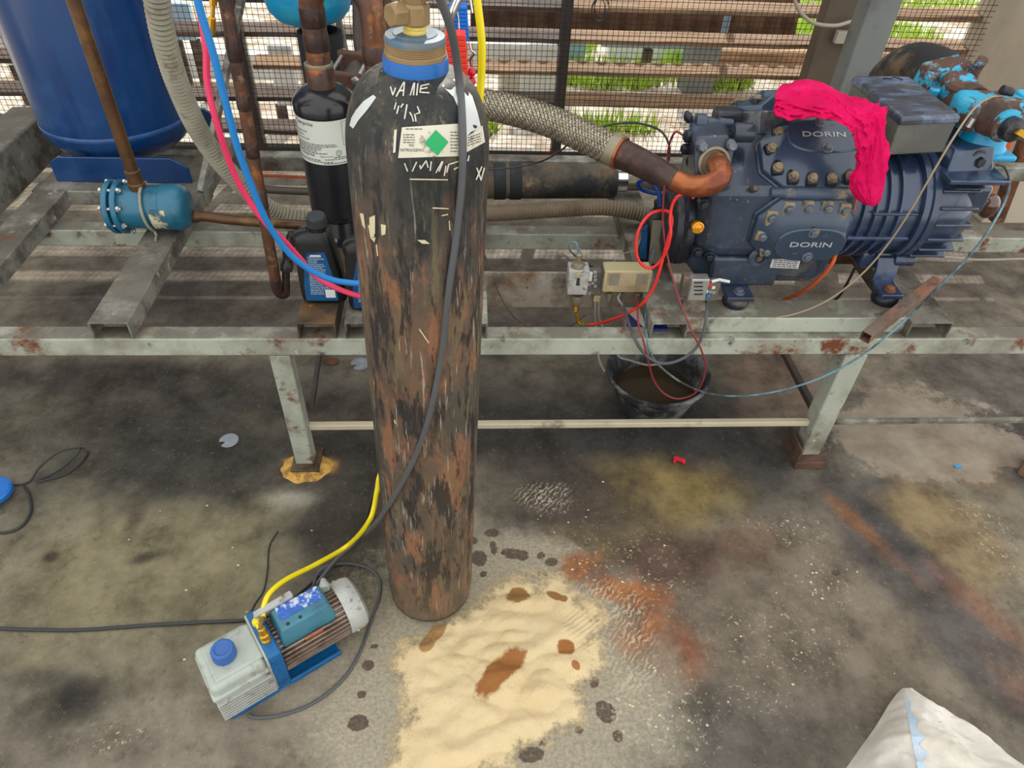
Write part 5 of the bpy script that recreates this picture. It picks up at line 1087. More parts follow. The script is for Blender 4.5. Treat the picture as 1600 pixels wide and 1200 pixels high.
# cylinder heads
def octo(hw, hv, cut, n_, ou=0, ov=0): return [(ou - hw + cut, ov - hv, n_), (ou + hw - cut, ov - hv, n_), (ou + hw, ov - hv + cut, n_), (ou + hw, ov + hv - cut, n_), (ou + hw - cut, ov + hv, n_), (ou - hw + cut, ov + hv, n_), (ou - hw, ov + hv - cut, n_), (ou - hw, ov - hv + cut, n_)]
def head(deg, vflip, text, main=True, ext=0.0, dx=0.0):
    n = dirv(deg); u = Vector((1, 0, 0)); v = n.cross(u) * -1
    if v.z < 0 or (deg > 90): v = u.cross(n) * -1 if u.cross(n).z < 0 else u.cross(n)
    c = Vector((XH + dx, KY, KZ)) + n * (d_ - .004 + ext)
    W_ = lambda a, b, k: c + u * a + v * b + n * k
    hw, hv = .127, .087; hh = .062 if vflip > 0 else .0525
    obj('head_gasket', MB().loft([[W_(*p) for p in octo(hw + .006, hv + .004, .05, z)] for z in (-.004 - ext, .010)]), M['comp'], cpn, bevel=.004)
    s = vflip
    rings = [octo(hw, hv, .047, .008), octo(hw, hv, .047, .022), octo(hw - .012, hv - .006, .045, .030, 0, .004 * s), octo(hw - .042, hv - .042, .03, hh - .004, .018, .026 * s)]
    h = obj('cylinder_head', MB().loft([[W_(*p) for p in r] for r in rings]), M['comphead'], cpn, bevel=.003)
    def oval(a, b, z, ou, ov, ex=2.7):
        return [W_(ou + a * math.copysign(abs(math.cos(t)) ** (2 / ex), math.cos(t)), ov + b * math.copysign(abs(math.sin(t)) ** (2 / ex), math.sin(t)), z) for t in [2 * pi * k / 48 for k in range(48)]]
    ou, ov = (.022, .034) if s > 0 else (.022, -.026)
    if s > 0: rc = [oval(.098, .052, .030, ou, ov), oval(.094, .048, hh - .0025, ou, ov), oval(.090, .044, hh, ou, ov)]
    else: rc = [oval(.094, .052, .030, ou, ov), oval(.092, .050, .050, ou, ov), oval(.088, .046, .0525, ou, ov)]
    obj('raised_cover', MB().loft(rc), M['comphead'], h, ang=25)
    if main:
        vv, ff = text2d(text, .0205, .0012, 1.75); mx = (max(p[0] for p in vv) + min(p[0] for p in vv)) / 2
        tb_ = MB(); tb_.add([W_(ou + a - mx, ov + .000 + b - .008, hh + .0003 + k) for a, b, k in vv], ff); obj('lettering', tb_, M['letter'], h, smooth=False)
        tb_ = MB()
        for tx_, a0, b0 in (('LP', .022, .028), ('HP', -.040, -.034)) :
            b1 = b0
            vv, ff = text2d(tx_, .010, .0006, 1.2); tb_.add([W_(ou + a0 + a, ov + b1 * (1 if s > 0 else .9) + b, hh + .0003 + k) for a, b, k in vv], ff)
        obj('lettering', tb_, M['bolthead'], h, smooth=False)
    spots = [(-.060, -s * (hv - .018)), (-.012, -s * (hv - .014)), (.038, -s * (hv - .014)), (.086, -s * (hv - .020)), (-.096, -s * .044), (-.104, s * .012), (.098, s * .0), (-.08, s * .058)]
    for a, b in spots:
        big = -s * b > .03
        inner = Vector((ou - a, ov - b, 0)).normalized() if not big else Vector((0, s, 0))
        # horseshoe dust pocket
        P_ = []
        for k in range(13):
            t = math.pi * k / 12 - math.pi / 2; P_.append((math.cos(t) * .0145 * (2.2 if s < 0 else 1.6), math.sin(t) * .0145))
        P_ += [(-.016, .0135), (-.016, -.0135)]
        ax_, ay_ = inner.x, inner.y
        pts = [W_(a + ax_ * p - ay_ * q, b + ay_ * p + ax_ * q, .0225) for p, q in P_]
        seat = MB().prism(pts, n * (.0125 if s < 0 else .018)); obj('bolt_pocket', seat, M['dustbolt'] if s < 0 else M['compdark'], h, bevel=.003)
        o2 = 0 if s < 0 else .005; bm_ = MB().cyl(W_(a, b, .03), W_(a, b, .0365 + o2), .0128, 20); bm_.hexnut(W_(a, b, .036 + o2), n, .0105, .009); obj('bolt', bm_, M['bolthead'] if s < 0 else M['dustbolt'], h, bevel=.001)
    for a, b in ((ou - .004, ov + .038), (ou + .004, ov - .036)):
        bm_ = MB().cyl(W_(a, b, hh - .0025), W_(a, b, hh + .002), .0145, 24); bm_.hexnut(W_(a, b, hh + .0015), n, .0098, .008)
        obj('bolt', bm_, M['bolthead'], h, bevel=.001)
head(-3, -1, 'DORIN'); head(59, 1, 'DORIN', True, .002); head(116, 1, 'DORIN', False, .045, -.035)
rg_ = MB(); q_ = dirv(29) * (vr - .004); rg_.tube([(XH - .105 + .23 * k / 12, KY + q_.y, KZ + q_.z) for k in range(13)], lambda i, f: .012 + .010 * math.sin(pi * f), 12); obj('casting_ridge', rg_, mat('dusty_blue_casting', srgb(66, 80, 100), .45, .1, .2, 8, [(DUST, 12, .54, .68)]), cpn)
# left end: bearing cover, suction block, plugs
lx = xl - .010
obj('bearing_cover', MB().lathe([(.118, 0), (.122, .006), (.122, .022), (.108, .030), (.104, .046), (.07, .056), (.001, .058)], (lx, KY - .01, KZ - .075), (-1, 0, 0), 40), M['compdark'], cpn)
for k in range(10):
    a = 2 * pi * k / 10 + .2; obj('bolt', MB().hexnut((lx - .022, KY - .01 + .110 * math.cos(a), KZ - .075 + .110 * math.sin(a)), (-1, 0, 0), .009, .009), M['compdark'], cpn)
blk = [at(1093, 215, Y=1.70), at(1139, 212, Y=1.70), at(1150, 226, Y=1.68), at(1136, 300, Y=1.64), at(1085, 300, Y=1.64), at(1087, 226, Y=1.68)]
bk = obj('suction_block', MB().prism(blk, Vector((0, .09, .012))), M['comp'], cpn, bevel=.006, seg=3)
obj('block_port', MB().lathe([(.036, 0), (.040, .004), (.040, .016), (.034, .018), (.030, .012), (.001, .010)], at(1113, 253, Y=1.675), (0, -1, .25), 32), M['greenbrown'], bk)
for x, y in ((1097, 228), (1143, 227), (1091, 290), (1133, 292)):
    p = at(x, y, Y=1.675); b = MB().cyl(p + Vector((0, .01, 0)), p + Vector((0, -.004, 0)), .013, 18); b.hexnut(p + Vector((0, -.003, .0)), (0, -1, .25), .0125, .012); obj('bolt', b, M['bolthead'], bk, bevel=.001)
vb_ = MB(); p0, p1 = at(1083, 190, Y=1.78), at(1135, 196, Y=1.78)
vb_.lathe([(.014, 0), (.022, .004), (.022, .03), (.017, .034), (.017, .06), (.022, .064), (.022, .1), (.015, .104)], p0, p1 - p0, 16); obj('service_valve', vb_, M['comp'], cpn, ang=30)
obj('valve_stem', MB().lathe([(.008, 0), (.012, .01), (.010, .022), (.004, .03)], at(1078, 190, Y=1.78), (-.5, 0, .85), 10), M['compdark'], cpn)
obj('valve_port', MB().lathe([(.02, 0), (.024, .006), (.024, .045), (.021, .05), (.001, .05)], at(1146, 207, Y=1.70), (1, -.05, .02), 20), M['comp'], cpn)
obj('valve_bracket', MB().obox(at(1135, 186, Y=1.80), (1, 0, 0), (0, 1, 0), (0, 0, 1), .07, .05, .055), M['compdark'], cpn, bevel=.01)
for x, y, r in ((1076, 212, .016), (1072, 232, .014), (1080, 250, .016)): obj('side_boss', MB().lathe([(r, 0), (r * 1.1, .006), (r, .03), (r * .6, .034)], at(x + 12, y, Y=1.75), (-1, -.2, 0), 12), M['compdark'], cpn)
sgp = at(1090, 355, Y=KY - .14)
obj('sight_glass', MB().lathe([(.016, -.01), (.016, .006), (.012, .008), (.010, .006), (.001, .009)], sgp, (0, -1, .2), 20), M['amber'], cpn)
for x, y in ((1090, 395), (1158, 382), (1100, 320), (1108, 402)):
    p = at(x, y, Y=KY - .146); b = MB().cyl(p + Vector((0, .02, 0)), p, .015, 18); b.hexnut(p, (0, -1, .1), .010, .010); obj('bolt', b, M['compdark'] if x < 1150 else M['bolthead'], cpn, bevel=.001)
obj('relief_valve', MB().lathe([(.006, 0), (.010, .004), (.010, .022), (.006, .028)], at(1174, 296, Y=KY - .158), (0, -.75, .5), 10), M['ironpipe'], cpn)
# motor
MZ = KZ - .012; MR = .148
mp_ = [(MR - .012, xr_ - .02), (MR, xr_ - .01)]
obj('motor_housing', MB().lathe([(MR - .02, 0), (MR - .004, .012), (MR - .004, xm - xr_ + .02), (MR - .02, xm - xr_ + .03)], (xr_ - .02, KY, MZ), (1, 0, 0), 64), M['comphi'], cpn)
for dx in (.028, .060, .092, .124):
    if xr_ + dx < xm - .01: obj('motor_rib', MB().lathe([(MR - .005, -.006), (MR + .007, -.003), (MR + .007, .003), (MR - .005, .006)], (xr_ + dx, KY, MZ), (1, 0, 0), 64, cap=False), M['comphi'], cpn)
obj('motor_ledge', MB().box((xr_ + .0, KY - MR - .012, MZ - .035), (xm - .01, KY - MR + .03, MZ - .026)), M['comphi'], cpn, bevel=.002)
obj('motor_ledge', MB().box((xr_ + .05, KY - MR - .008, MZ + .035), (xm - .01, KY - MR + .03, MZ + .042)), M['comphi'], cpn, bevel=.002)
obj('motor_flange', MB().lathe([(MR - .01, 0), (MR + .010, .003), (MR + .010, .018), (MR + .004, .021), (MR + .004, .024), (MR + .010, .027), (MR + .010, .045), (MR - .005, .050)], (xm, KY, MZ), (1, 0, 0), 64), M['comphi'], cpn)
ex = xm + .045; EL = xe - ex
obj('end_bell', MB().lathe([(MR - .004, 0), (MR - .008, EL * .55), (MR - .03, EL * .85), (MR - .06, EL), (.05, EL + .012), (.001, EL + .014)], (ex, KY, MZ), (1, 0, 0), 64), M['comphi'], cpn)
for k, a in enumerate((-42, -27, -12, 4, 20, 36, 52)):
    n = dirv(a); t_ = Vector((1, 0, 0)).cross(n)
    obj('end_rib', MB().obox(Vector((ex + EL * .36, KY, MZ)) + n * (MR + .001), (1, 0, 0), t_, n, EL * .72, .009, .03), M['comphi'], cpn, bevel=.004)
obj('drain_boss', MB().lathe([(.016, 0), (.018, .004), (.018, .055), (.014, .06)], (ex - .035, KY - .11, MZ - .125), (1, 0, 0), 18), M['comphi'], cpn)
# suction port block of the end bell
sb_ = [at(1493, 232, Y=1.70), at(1556, 228, Y=1.70), at(1553, 268, Y=1.68), at(1478, 277, Y=1.66)]
obj('port_block', MB().prism(sb_, Vector((0, .14, .0))), M['comphi'], cpn, bevel=.007, seg=3)
obj('port_shelf', MB().obox(at(1518, 274, Y=1.66), (1, 0, 0), (0, 1, 0), (0, 0, 1), .16, .09, .012), M['comphi'], cpn, bevel=.003)
obj('port_neck', MB().obox(at(1500, 300, Y=1.70), (1, 0, 0), (0, 1, 0), (0, 0, 1), .11, .10, .08), M['comphi'], cpn, bevel=.012)
pp0 = at(1524, 250, Y=1.70); b = MB().lathe([(.028, 0), (.028, .01), (.022, .012), (.02, .006), (.001, .006)], pp0 + Vector((0, 0, 0)), (.1, -1, .1), 24); obj('port_seat', b, M['compdark'], cpn)
obj('port_plug', MB().hexnut(pp0, (.1, -1, .1), .014, .025), M['compdark'], cpn)
# terminal box
TB0 = at(1410, 184, Y=1.655); zt_ = TB0.z; TBR = at(1500, 180, z=zt_); TFL = at(1335, 119, z=zt_); TFR = at(1420, 120, z=zt_)
zb_ = at(1392, 242, Y=1.66).z
def sh(p, q, f): return p.lerp(q, f)
tbx = obj('terminal_box', MB().loft([[Vector((p.x, p.y, z)) for p in (TB0, TBR, TFR, TFL)] for z in (zb_, zt_ - .012)]), M['box_side'], cpn, bevel=.004)
cen = (TB0 + TBR + TFR + TFL) / 4
lidp = lambda s, z: [Vector((cen.x + (p.x - cen.x) * s, cen.y + (p.y - cen.y) * s, z)) for p in (TB0, TBR, TFR, TFL)]
obj('box_lid', MB().loft([lidp(1.03, zt_ - .018), lidp(1.03, zt_ - .004), lidp(.97, zt_ + .002)]), M['box_lid'], tbx, bevel=.003)
hz = at(1398, 123, z=zt_ + .004); obj('lid_mark', MB().tube(spline([hz + Vector((-.03, .005, 0)), hz + Vector((-.015, -.004, .002)), hz + Vector((0, .003, .003)), hz + Vector((.02, -.006, 0))]), .002, 6), M['ink'], tbx)
# feet and dampers
def foot(px, py, wd, top):
    c = at(px, py, z=ZT); mb = MB()
    prof_ = [(-.055, .0), (.0, .0), (.012, .01), (.014, .045), (.03, top), (.06, top + .01)]
    L_, R_ = [], []
    for yy, zz_ in prof_:
        L_.append((c.x - wd / 2, c.y + yy, ZT + .026 + zz_)); R_.append((c.x + wd / 2, c.y + yy, ZT + .026 + zz_))
    L2 = [(x, y + .012 * (1 if i > 1 else 0), z + .014 * (1 if i < 3 else .6)) for i, (x, y, z) in enumerate(L_)]; R2_ = [(x, y + .012 * (1 if i > 1 else 0), z + .014 * (1 if i < 3 else .6)) for i, (x, y, z) in enumerate(R_)]
    n = len(L_); v = L_ + R_ + R2_ + L2; f = []
    for i in range(n - 1):
        for a in range(4): b = (a + 1) % 4; f.append((a * n + i, a * n + i + 1, b * n + i + 1, b * n + i))
    f += [(0, n, 2 * n, 3 * n), (n - 1, 4 * n - 1, 3 * n - 1, 2 * n - 1)]
    mb.add(v, f); o = obj('mounting_foot', mb, M['comphi'], cpn, bevel=.003)
    obj('damper', MB().lathe([(.034, .0), (.037, .006), (.036, .018), (.030, .026)], (c.x, c.y - .024, ZT), seg=24), M['compdark'], o)
    bm_ = MB().cyl((c.x, c.y - .03, ZT + .04), (c.x, c.y - .03, ZT + .044), .016, 20); bm_.hexnut((c.x, c.y - .03, ZT + .043), (0, 0, 1), .012, .010); obj('bolt', bm_, M['rust'] if px > 1200 else M['bolthead'], o, bevel=.001)
foot(1144, 466, .075, .07); foot(1374, 462, .062, .08)
obj('leg_web', MB().box((xm - .075, KY - .10, ZT + .06), (xm - .012, KY + .06, MZ - .11)), M['comphi'], cpn, bevel=.008)

# ------------------------------------------------------------------ flaking light blue service valve on top right
fv = thing('service_valve', at(1530, 170, Y=1.8), 'flaking light blue and rust shut-off valve bolted above the compressor end', 'valve')
vb0 = at(1528, 228, Y=1.76)
obj('valve_base', MB().lathe([(.066, 0), (.066, .012), (.06, .02), (.058, .05), (.05, .062), (.045, .09)], vb0 - Vector((0, 0, .006)), (0, 0, 1), 32), M['blueglossy'], fv)
obj('base_flange', MB().obox(vb0 + Vector((0, 0, -.008)), (1, 0, 0), (0, 1, 0), (0, 0, 1), .15, .13, .016), M['blueglossy'], fv, bevel=.006)
bc = at(1542, 172, Y=1.76)
obj('valve_bonnet', MB().loft([[bc + Vector((a * s, b * s * .9, z)) for a, b in ((-.07, -.055), (.07, -.055), (.09, -.02), (.08, .06), (-.07, .06), (-.09, .0))] for z, s in ((-.045, .8), (-.02, 1), (.02, 1), (.035, .88))]), M['flaking'], fv, bevel=.008, seg=3)
sd_ = (at(1588, 213, Y=1.60) - at(1535, 182, Y=1.72)).normalized(); s0 = at(1543, 180, Y=1.73)
obj('stem_housing', MB().lathe([(.044, 0), (.042, .03), (.038, .045), (.038, .06)], s0, sd_, 28), M['brownrust'], fv)
obj('stem_collar', MB().lathe([(.038, .058), (.040, .064), (.040, .072), (.032, .076)], s0, sd_, 28), M['flaking'], fv)
obj('gland_nut', MB().lathe([(.029, .074), (.029, .100), (.024, .104), (.016, .108)], s0, sd_, 12), M['compdark'], fv)
obj('stem', MB().lathe([(.012, .108), (.012, .145), (.014, .147), (.014, .168), (.012, .170)], s0, sd_, 4), M['brassbright'], fv, bevel=.001)
tc = at(1468, 132, Y=1.98)
tf = MB().loft([[tc + Vector((a * s, -k, b * s)) for a, b in ((-.075, -.06), (.06, -.085), (.10, -.03), (.085, .05), (.03, .075), (-.06, .05))] for k, s in ((-.03, 1), (.02, 1), (.045, .8))])
obj('pipe_flange', tf, M['flaking'], fv, bevel=.008)
obj('valve_neck', MB().lathe([(.05, 0), (.055, .02), (.062, .09), (.058, .12)], at(1475, 150, Y=1.95), at(1535, 182, Y=1.78) - at(1475, 150, Y=1.95), 28), M['brownrust'], fv)
obj('rust_boss', MB().lathe([(.05, 0), (.044, .05), (.036, .058), (.001, .058)], at(1487, 152, Y=1.90), (-.1, -.3, .9), 20), M['flaking'], fv)
for x, y, Y in ((1450, 128, 1.9), (1455, 150, 1.88), (1526, 108, 1.92), (1530, 103, 1.94), (1495, 180, 1.82), (1591, 156, 1.8)):
    p = at(x, y, Y=Y); b = MB().cyl(p - Vector((0, 0, .02)), p + Vector((0, 0, .012)), .011, 12); b.hexnut(p + Vector((0, 0, .008)), (.1, -.2, 1), .016, .014); obj('bolt', b, M['flaking'], fv, bevel=.002)
obj('pin', MB().cyl(at(1512, 198, Y=1.70), at(1521, 185, Y=1.70), .008, 12), M['zinc'], fv)
obj('cap_screw', MB().lathe([(.012, 0), (.013, .01), (.011, .012), (.013, .02), (.011, .03)], at(1565, 140, Y=1.78), (1, -.2, -.25), 12), M['compdark'], fv)
pi_ = MB(); pi_.tube(spline([at(1375, 175, Y=2.35), at(1392, 130, Y=2.3), at(1425, 108, Y=2.22), at(1462, 118, Y=2.1), at(1476, 140, Y=2.0)], 10), .075, 24)
tag(obj('insulated_elbow', pi_, M['foamdusty']), 'fat black insulated pipe elbow behind the grey terminal box lid', 'pipe')

# ------------------------------------------------------------------ magenta cloth
outer = [(1211, 158, 1.70), (1214, 140, 1.76), (1230, 130, 1.80), (1262, 128, 1.80), (1296, 133, 1.76), (1318, 146, 1.72), (1338, 154, 1.66), (1362, 166, 1.60), (1384, 168, 1.58), (1390, 195, 1.555), (1389, 235, 1.545), (1384, 275, 1.54), (1376, 310, 1.54), (1366, 323, 1.545)]
inner = [(1209, 166, 1.68), (1212, 176, 1.64), (1230, 184, 1.60), (1258, 186, 1.59), (1286, 184, 1.58), (1306, 188, 1.57), (1318, 198, 1.56), (1328, 206, 1.555), (1334, 216, 1.55), (1338, 235, 1.545), (1334, 258, 1.54), (1325, 283, 1.54), (1335, 308, 1.54), (1350, 320, 1.545)]
OU, IN = spline([at(a, b, Y=y) for a, b, y in outer], 14), spline([at(a, b, Y=y) for a, b, y in inner], 14)
rows = []; nC = 72
for i, (o_, i_) in enumerate(zip(OU, IN)):
    f = i / (len(OU) - 1); mid = (o_ + i_) / 2; hv = (o_ - i_) / 2; tocam = (CAM - mid).normalized(); dep = .042 * (1 - f) ** .6 + .014
    if f < .08: dep *= (f / .08) ** .5 + .15
    row = []
    for k in range(nC):
        a = 2 * pi * k / nC; dd = dep * (1 if math.sin(a) > 0 else .45); p = mid + hv * math.cos(a) + tocam * (math.sin(a) * dd)
        amp = .021 * (1 - f) ** .8 + .004
        q1 = noise.noise((f * 5 + math.cos(a) * 1.1, math.cos(a) * 1.6 - f * 4, math.sin(a) * .8))
        fold = 1 - abs(math.sin(3.6 * math.cos(a) * (1.1 + f) + f * 16 * (1 - f) + q1 * 5))
        fold2 = 1 - abs(noise.noise((f * 11 - math.cos(a) * 2.5, math.cos(a) * 3.4 + f * 7, 2))) * 2.4
        wn = amp * (q1 * .9 + .75 * fold ** 2 - .5 + .5 * fold2 ** 3) + noise.noise((p.x * 60, p.y * 60, p.z * 60)) * .0022
        dirn = (hv.normalized() * math.cos(a) + tocam * math.sin(a)); row.append(p + dirn * wn)
    rows.append(row)
cl_ = obj('cloth', MB().loft(rows), M['cloth'], ang=180); sb2 = cl_.modifiers.new('sub', 'SUBSURF'); sb2.levels = sb2.render_levels = 1
tag(cl_, 'crumpled magenta fleece cloth draped over the upper cylinder head', 'cloth')

# ------------------------------------------------------------------ switches on the mounting plate
PY = 1.655
def fbox(name, x0, y0, x1, y1, Yf, dep, m, par, bevel=.002):
    a, b = at(x0, y0, Y=Yf), at(x1, y1, Y=Yf)
    return obj(name, MB().box((min(a.x, b.x), Yf, min(a.z, b.z)), (max(a.x, b.x), Yf + dep, max(a.z, b.z))), m, par, bevel=bevel)
ps = thing('pressure_switch', at(905, 445, Y=1.62), 'grey open pressure switch with brass stem and exposed terminals on the galvanised plate', 'switch')
fbox('housing', 890, 423, 917, 461, 1.615, .045, mat('speckled_aluminium', srgb(176, 176, 172), .5, .2, .15, 60, [(srgb(110, 106, 100), 60, .58, .66)], .0005, 90), ps)
sl = fbox('scale_slot', 901.5, 435, 905, 446, 1.6135, .003, M['ink'], ps, 0); fbox('scale_slot', 901, 426, 905.5, 433, 1.6138, .003, M['ctrledge'], ps, 0)
fbox('terminal_board', 917, 425, 939, 461, 1.635, .025, M['board'], ps)
for x, y in ((930, 427), (930, 432.5), (930, 438), (930, 448), (920, 445), (921, 459), (926, 443)): fbox('terminal_screw', x - 2.2, y - 2, x + 2.2, y + 2, 1.629, .008, M['zinc'], ps, .0005)
fbox('fuse', 921.5, 426, 924.5, 440, 1.63, .006, M['labelclean'], ps, .001)
fbox('side_tab', 886, 446, 890, 462, 1.62, .03, M['plate'], ps)
bt = at(902, 423, Y=1.635); bb = at(902, 461, Y=1.635)
obj('top_bellows', MB().lathe([(.0165, -.002), (.0175, .002), (.0175, .020), (.016, .025), (.007, .028), (.007, .04), (.009, .041), (.009, .052), (.005, .056), (.003, .07)], bt, (0, 0, 1), 24), M['greenbrown'], ps, ang=30)
obj('bottom_bellows', MB().lathe([(.0165, .002), (.0175, -.003), (.0175, -.020), (.015, -.026), (.006, -.028), (.006, -.036)], bb, (0, 0, 1), 24), M['greenbrown'], ps, ang=30)
obj('brass_nut', MB().lathe([(.0085, -.036), (.0085, -.054), (.006, -.057)], bb, (0, 0, 1), 6), M['brassbright'], ps)
fbox('cable_clamp', 928, 462, 938, 472, 1.64, .016, M['ctrlbox'], ps)
obj('capillary', MB().tube(spline([at(902, 397, Y=1.635), at(902, 384, Y=1.635), at(898, 378, Y=1.64), at(891, 380, Y=1.65), at(889, 388, Y=1.66), at(899, 400, Y=1.69), at(920, 414, Y=1.7), at(934, 422, Y=1.7)]), .0022, 8), M['capblue'], ps)
dc = thing('pressure_control', at(978, 440, Y=1.62), 'dusty beige twin pressure control box beside the pressure switch', 'control box')
cb_ = fbox('casing', 946, 424, 1013, 457, 1.61, .05, M['ctrledge'], dc, .003)
fbox('front_panel', 951, 426, 1010, 455, 1.6075, .006, M['ctrlbox'], dc, .001)
fbox('scale_window', 954, 428, 966, 446, 1.606, .004, M['greywin'], dc, 0); fbox('scale_window', 996, 429, 1008, 446, 1.606, .004, M['greywin'], dc, 0)
fbox('side_shade', 944, 426, 948, 456, 1.615, .045, M['framedark'], dc)
for x in (953, 997): obj('pipe_stub', MB().lathe([(.008, 0), (.008, -.012), (.005, -.014), (.005, -.028)], at(x, 457, Y=1.635), (0, 0, 1), 10), M['greenbrown'], dc)
def cable(name, pts, r, m, label, cat='cable', seg=8, group=None): return tag(obj(name, MB().tube(spline(pts, 8), r, seg), M[m]), label, cat, group)
cable('signal_cable', path([(930, 470, 1.648), (930, 495, 1.65), (932, 520, 1.66), (933, 545, 1.66), (937, 565, 1.67), (944, 580, 1.69)]), .0036, 'cablepale', 'pale cable hanging from the pressure switch clamp, left of its pair')
cable('signal_cable', path([(935, 470, 1.648), (936, 495, 1.65), (941, 510, 1.655), (944, 519, 1.66), (948, 540, 1.67)]), .0034, 'cablepale', 'pale cable hanging from the pressure switch clamp, right of its pair')
cable('signal_cable', path([(969, 458, 1.63), (966, 466, 1.62), (973, 480, 1.62), (976, 505, 1.66), (974, 530, 1.68), (966, 555, 1.68), (985, 563, 1.66), (1010, 570, 1.62), (1030, 569, 1.6)]), .0034, 'cablepale', 'pale brown cable dropping from the twin control box behind the beam')
cable('signal_cable', path([(972, 458, 1.63), (974, 475, 1.62), (981, 500, 1.55), (990, 525, 1.47), (1003, 548, 1.46), (1020, 563, 1.46), (1040, 568, 1.46), (1065, 561, 1.46), (1088, 543, 1.47), (1100, 515, 1.48), (1104, 490, 1.5), (1104, 472, 1.54)]), .0044, 'cablegrey', 'grey cable sagging from the twin control box up to the small level controller')
cable('red_hose', [at(902, 489, Y=1.635), at(902, 500, Y=1.635), at(906, 505, Y=1.635), at(930, 506, Y=1.63), at(960, 498, Y=1.6), at(985, 487, Y=1.58), at(1005, 473, Y=1.57), at(1020, 452, Y=1.57), at(1030, 425, Y=1.57), at(1038, 395, Y=1.58), at(1046, 365, Y=1.6), at(1050, 345, Y=1.62), at(1046, 332, Y=1.63), at(1033, 329, Y=1.63), at(1015, 335, Y=1.62), at(1000, 355, Y=1.61), at(994, 380, Y=1.6), at(997, 405, Y=1.59), at(1010, 418, Y=1.585), at(1025, 415, Y=1.58), at(1040, 395, Y=1.575), at(1048, 365, Y=1.58), at(1047, 345, Y=1.6), at(1050, 322, Y=1.61), at(1060, 306, Y=1.61), at(1075, 303, Y=1.61), at(1084, 309, Y=1.61)], .0042, 'hosered', 'red plastic hose looping from the pressure switch up to the compressor', 'hose', 10)
cable('brass_elbow', [at(902, 487, Y=1.6345), at(902, 499, Y=1.6345), at(905, 504, Y=1.6345), at(912, 506, Y=1.634), at(920, 506.5, Y=1.632)], .0047, 'brassbright', 'bent brass tube end joining the red hose under the pressure switch', 'fitting')
cable('capillary_tube', [at(1038, 290, Y=1.62), at(1036, 320, Y=1.62), at(1036, 350, Y=1.61), at(1040, 385, Y=1.59), at(1050, 430, Y=1.55), at(1062, 470, Y=1.5), at(1080, 515, Y=1.46), at(1095, 545, Y=1.45), at(1102, 570, Y=1.45), at(1098, 595, Y=1.46), at(1085, 615, Y=1.47), at(1060, 623, Y=1.48), at(1038, 615, Y=1.48), at(1022, 595, Y=1.47), at(1013, 565, Y=1.46), at(1006, 535, Y=1.46), at(998, 510, Y=1.48), at(996, 480, Y=1.55), at(997, 462, Y=1.63)], .0026, 'hosemaroon', 'thin maroon capillary tube looping low under the frame by the bucket', 'tube')
cable('capillary_tube', [at(1556, 257, Y=1.68), at(1570, 262, Y=1.66), at(1577, 285, Y=1.62), at(1570, 315, Y=1.59), at(1545, 360, Y=1.55), at(1510, 405, Y=1.5), at(1465, 450, Y=1.47), at(1420, 495, Y=1.465), at(1365, 542, Y=1.45), at(1310, 577, Y=1.45), at(1250, 602, Y=1.46), at(1180, 617, Y=1.48), at(1120, 617, Y=1.49), at(1075, 603, Y=1.49), at(1040, 580, Y=1.48), at(1018, 555, Y=1.48), at(1010, 520, Y=1.5), at(1009, 480, Y=1.58), at(1012, 440, Y=1.68), at(1022, 390, Y=1.75)], .003, 'capblue', 'long blue-grey capillary sweeping from the end valve down to the bucket side', 'tube')
cable('capillary_tube', [at(1570, 150, Y=1.78), at(1545, 153, Y=1.7), at(1520, 172, Y=1.62), at(1490, 215, Y=1.56), at(1460, 265, Y=1.54), at(1425, 325, Y=1.53), at(1390, 378, Y=1.53), at(1350, 425, Y=1.525), at(1300, 465, Y=1.52), at(1250, 488, Y=1.515), at(1200, 498, Y=1.52), at(1150, 501, Y=1.54), at(1110, 500, Y=1.55)], .0026, 'capbeige', 'long beige capillary arching from the blue valve across the compressor', 'tube')
cable('orange_wire', [at(1330, 345, Y=1.62), at(1338, 312, Y=1.6), at(1342, 300, Y=1.62)], .002, 'orange', 'short orange wire poking out under the magenta cloth', 'wire')
cable('orange_cable', [at(1306, 395, Y=1.62), at(1300, 412, Y=1.6), at(1282, 434, Y=1.62), at(1255, 455, Y=1.66), at(1222, 470, Y=1.7)], .0055, 'orange', 'orange cable running below the lower cylinder head to the frame', 'cable')
cable('black_wire', [at(1335, 420, Y=1.72), at(1325, 440, Y=1.74), at(1312, 462, Y=1.76), at(1300, 472, Y=1.78)], .004, 'cableblack', 'black wire curving down behind the right compressor foot', 'wire')
cable('pale_wire', [at(1440, 399, Y=2.0), at(1480, 402, Y=2.0), at(1530, 406, Y=2.0), at(1620, 404, Y=2.0)], .0045, 'cablepale', 'pale wire lying along the rear beam at right', 'wire')
cable('dark_wire', [at(940, 198, Y=1.9), at(965, 193, Y=1.9), at(1000, 193, Y=1.88), at(1030, 203, Y=1.84), at(1044, 222, Y=1.8), at(1046, 245, Y=1.78), at(1040, 262, Y=1.76)], .003, 'cableblack', 'dark wire arching from the braided hose to the compressor side', 'wire')
cable('dark_wire', [at(1068, 212, Y=1.76), at(1056, 206, Y=1.77), at(1047, 222, Y=1.78), at(1042, 250, Y=1.77), at(1040, 275, Y=1.7)], .003, 'hosemaroon', 'brown-red wire hanging from the compressor side port', 'wire')
cable('dark_wire', [at(700, 264, Y=2.1), at(780, 264, Y=2.1), at(840, 254, Y=2.08), at(875, 236, Y=2.0), at(890, 222, Y=1.93)], .003, 'cableblack', 'dark wire lying on the insulated pipe and rising to the hose', 'wire')
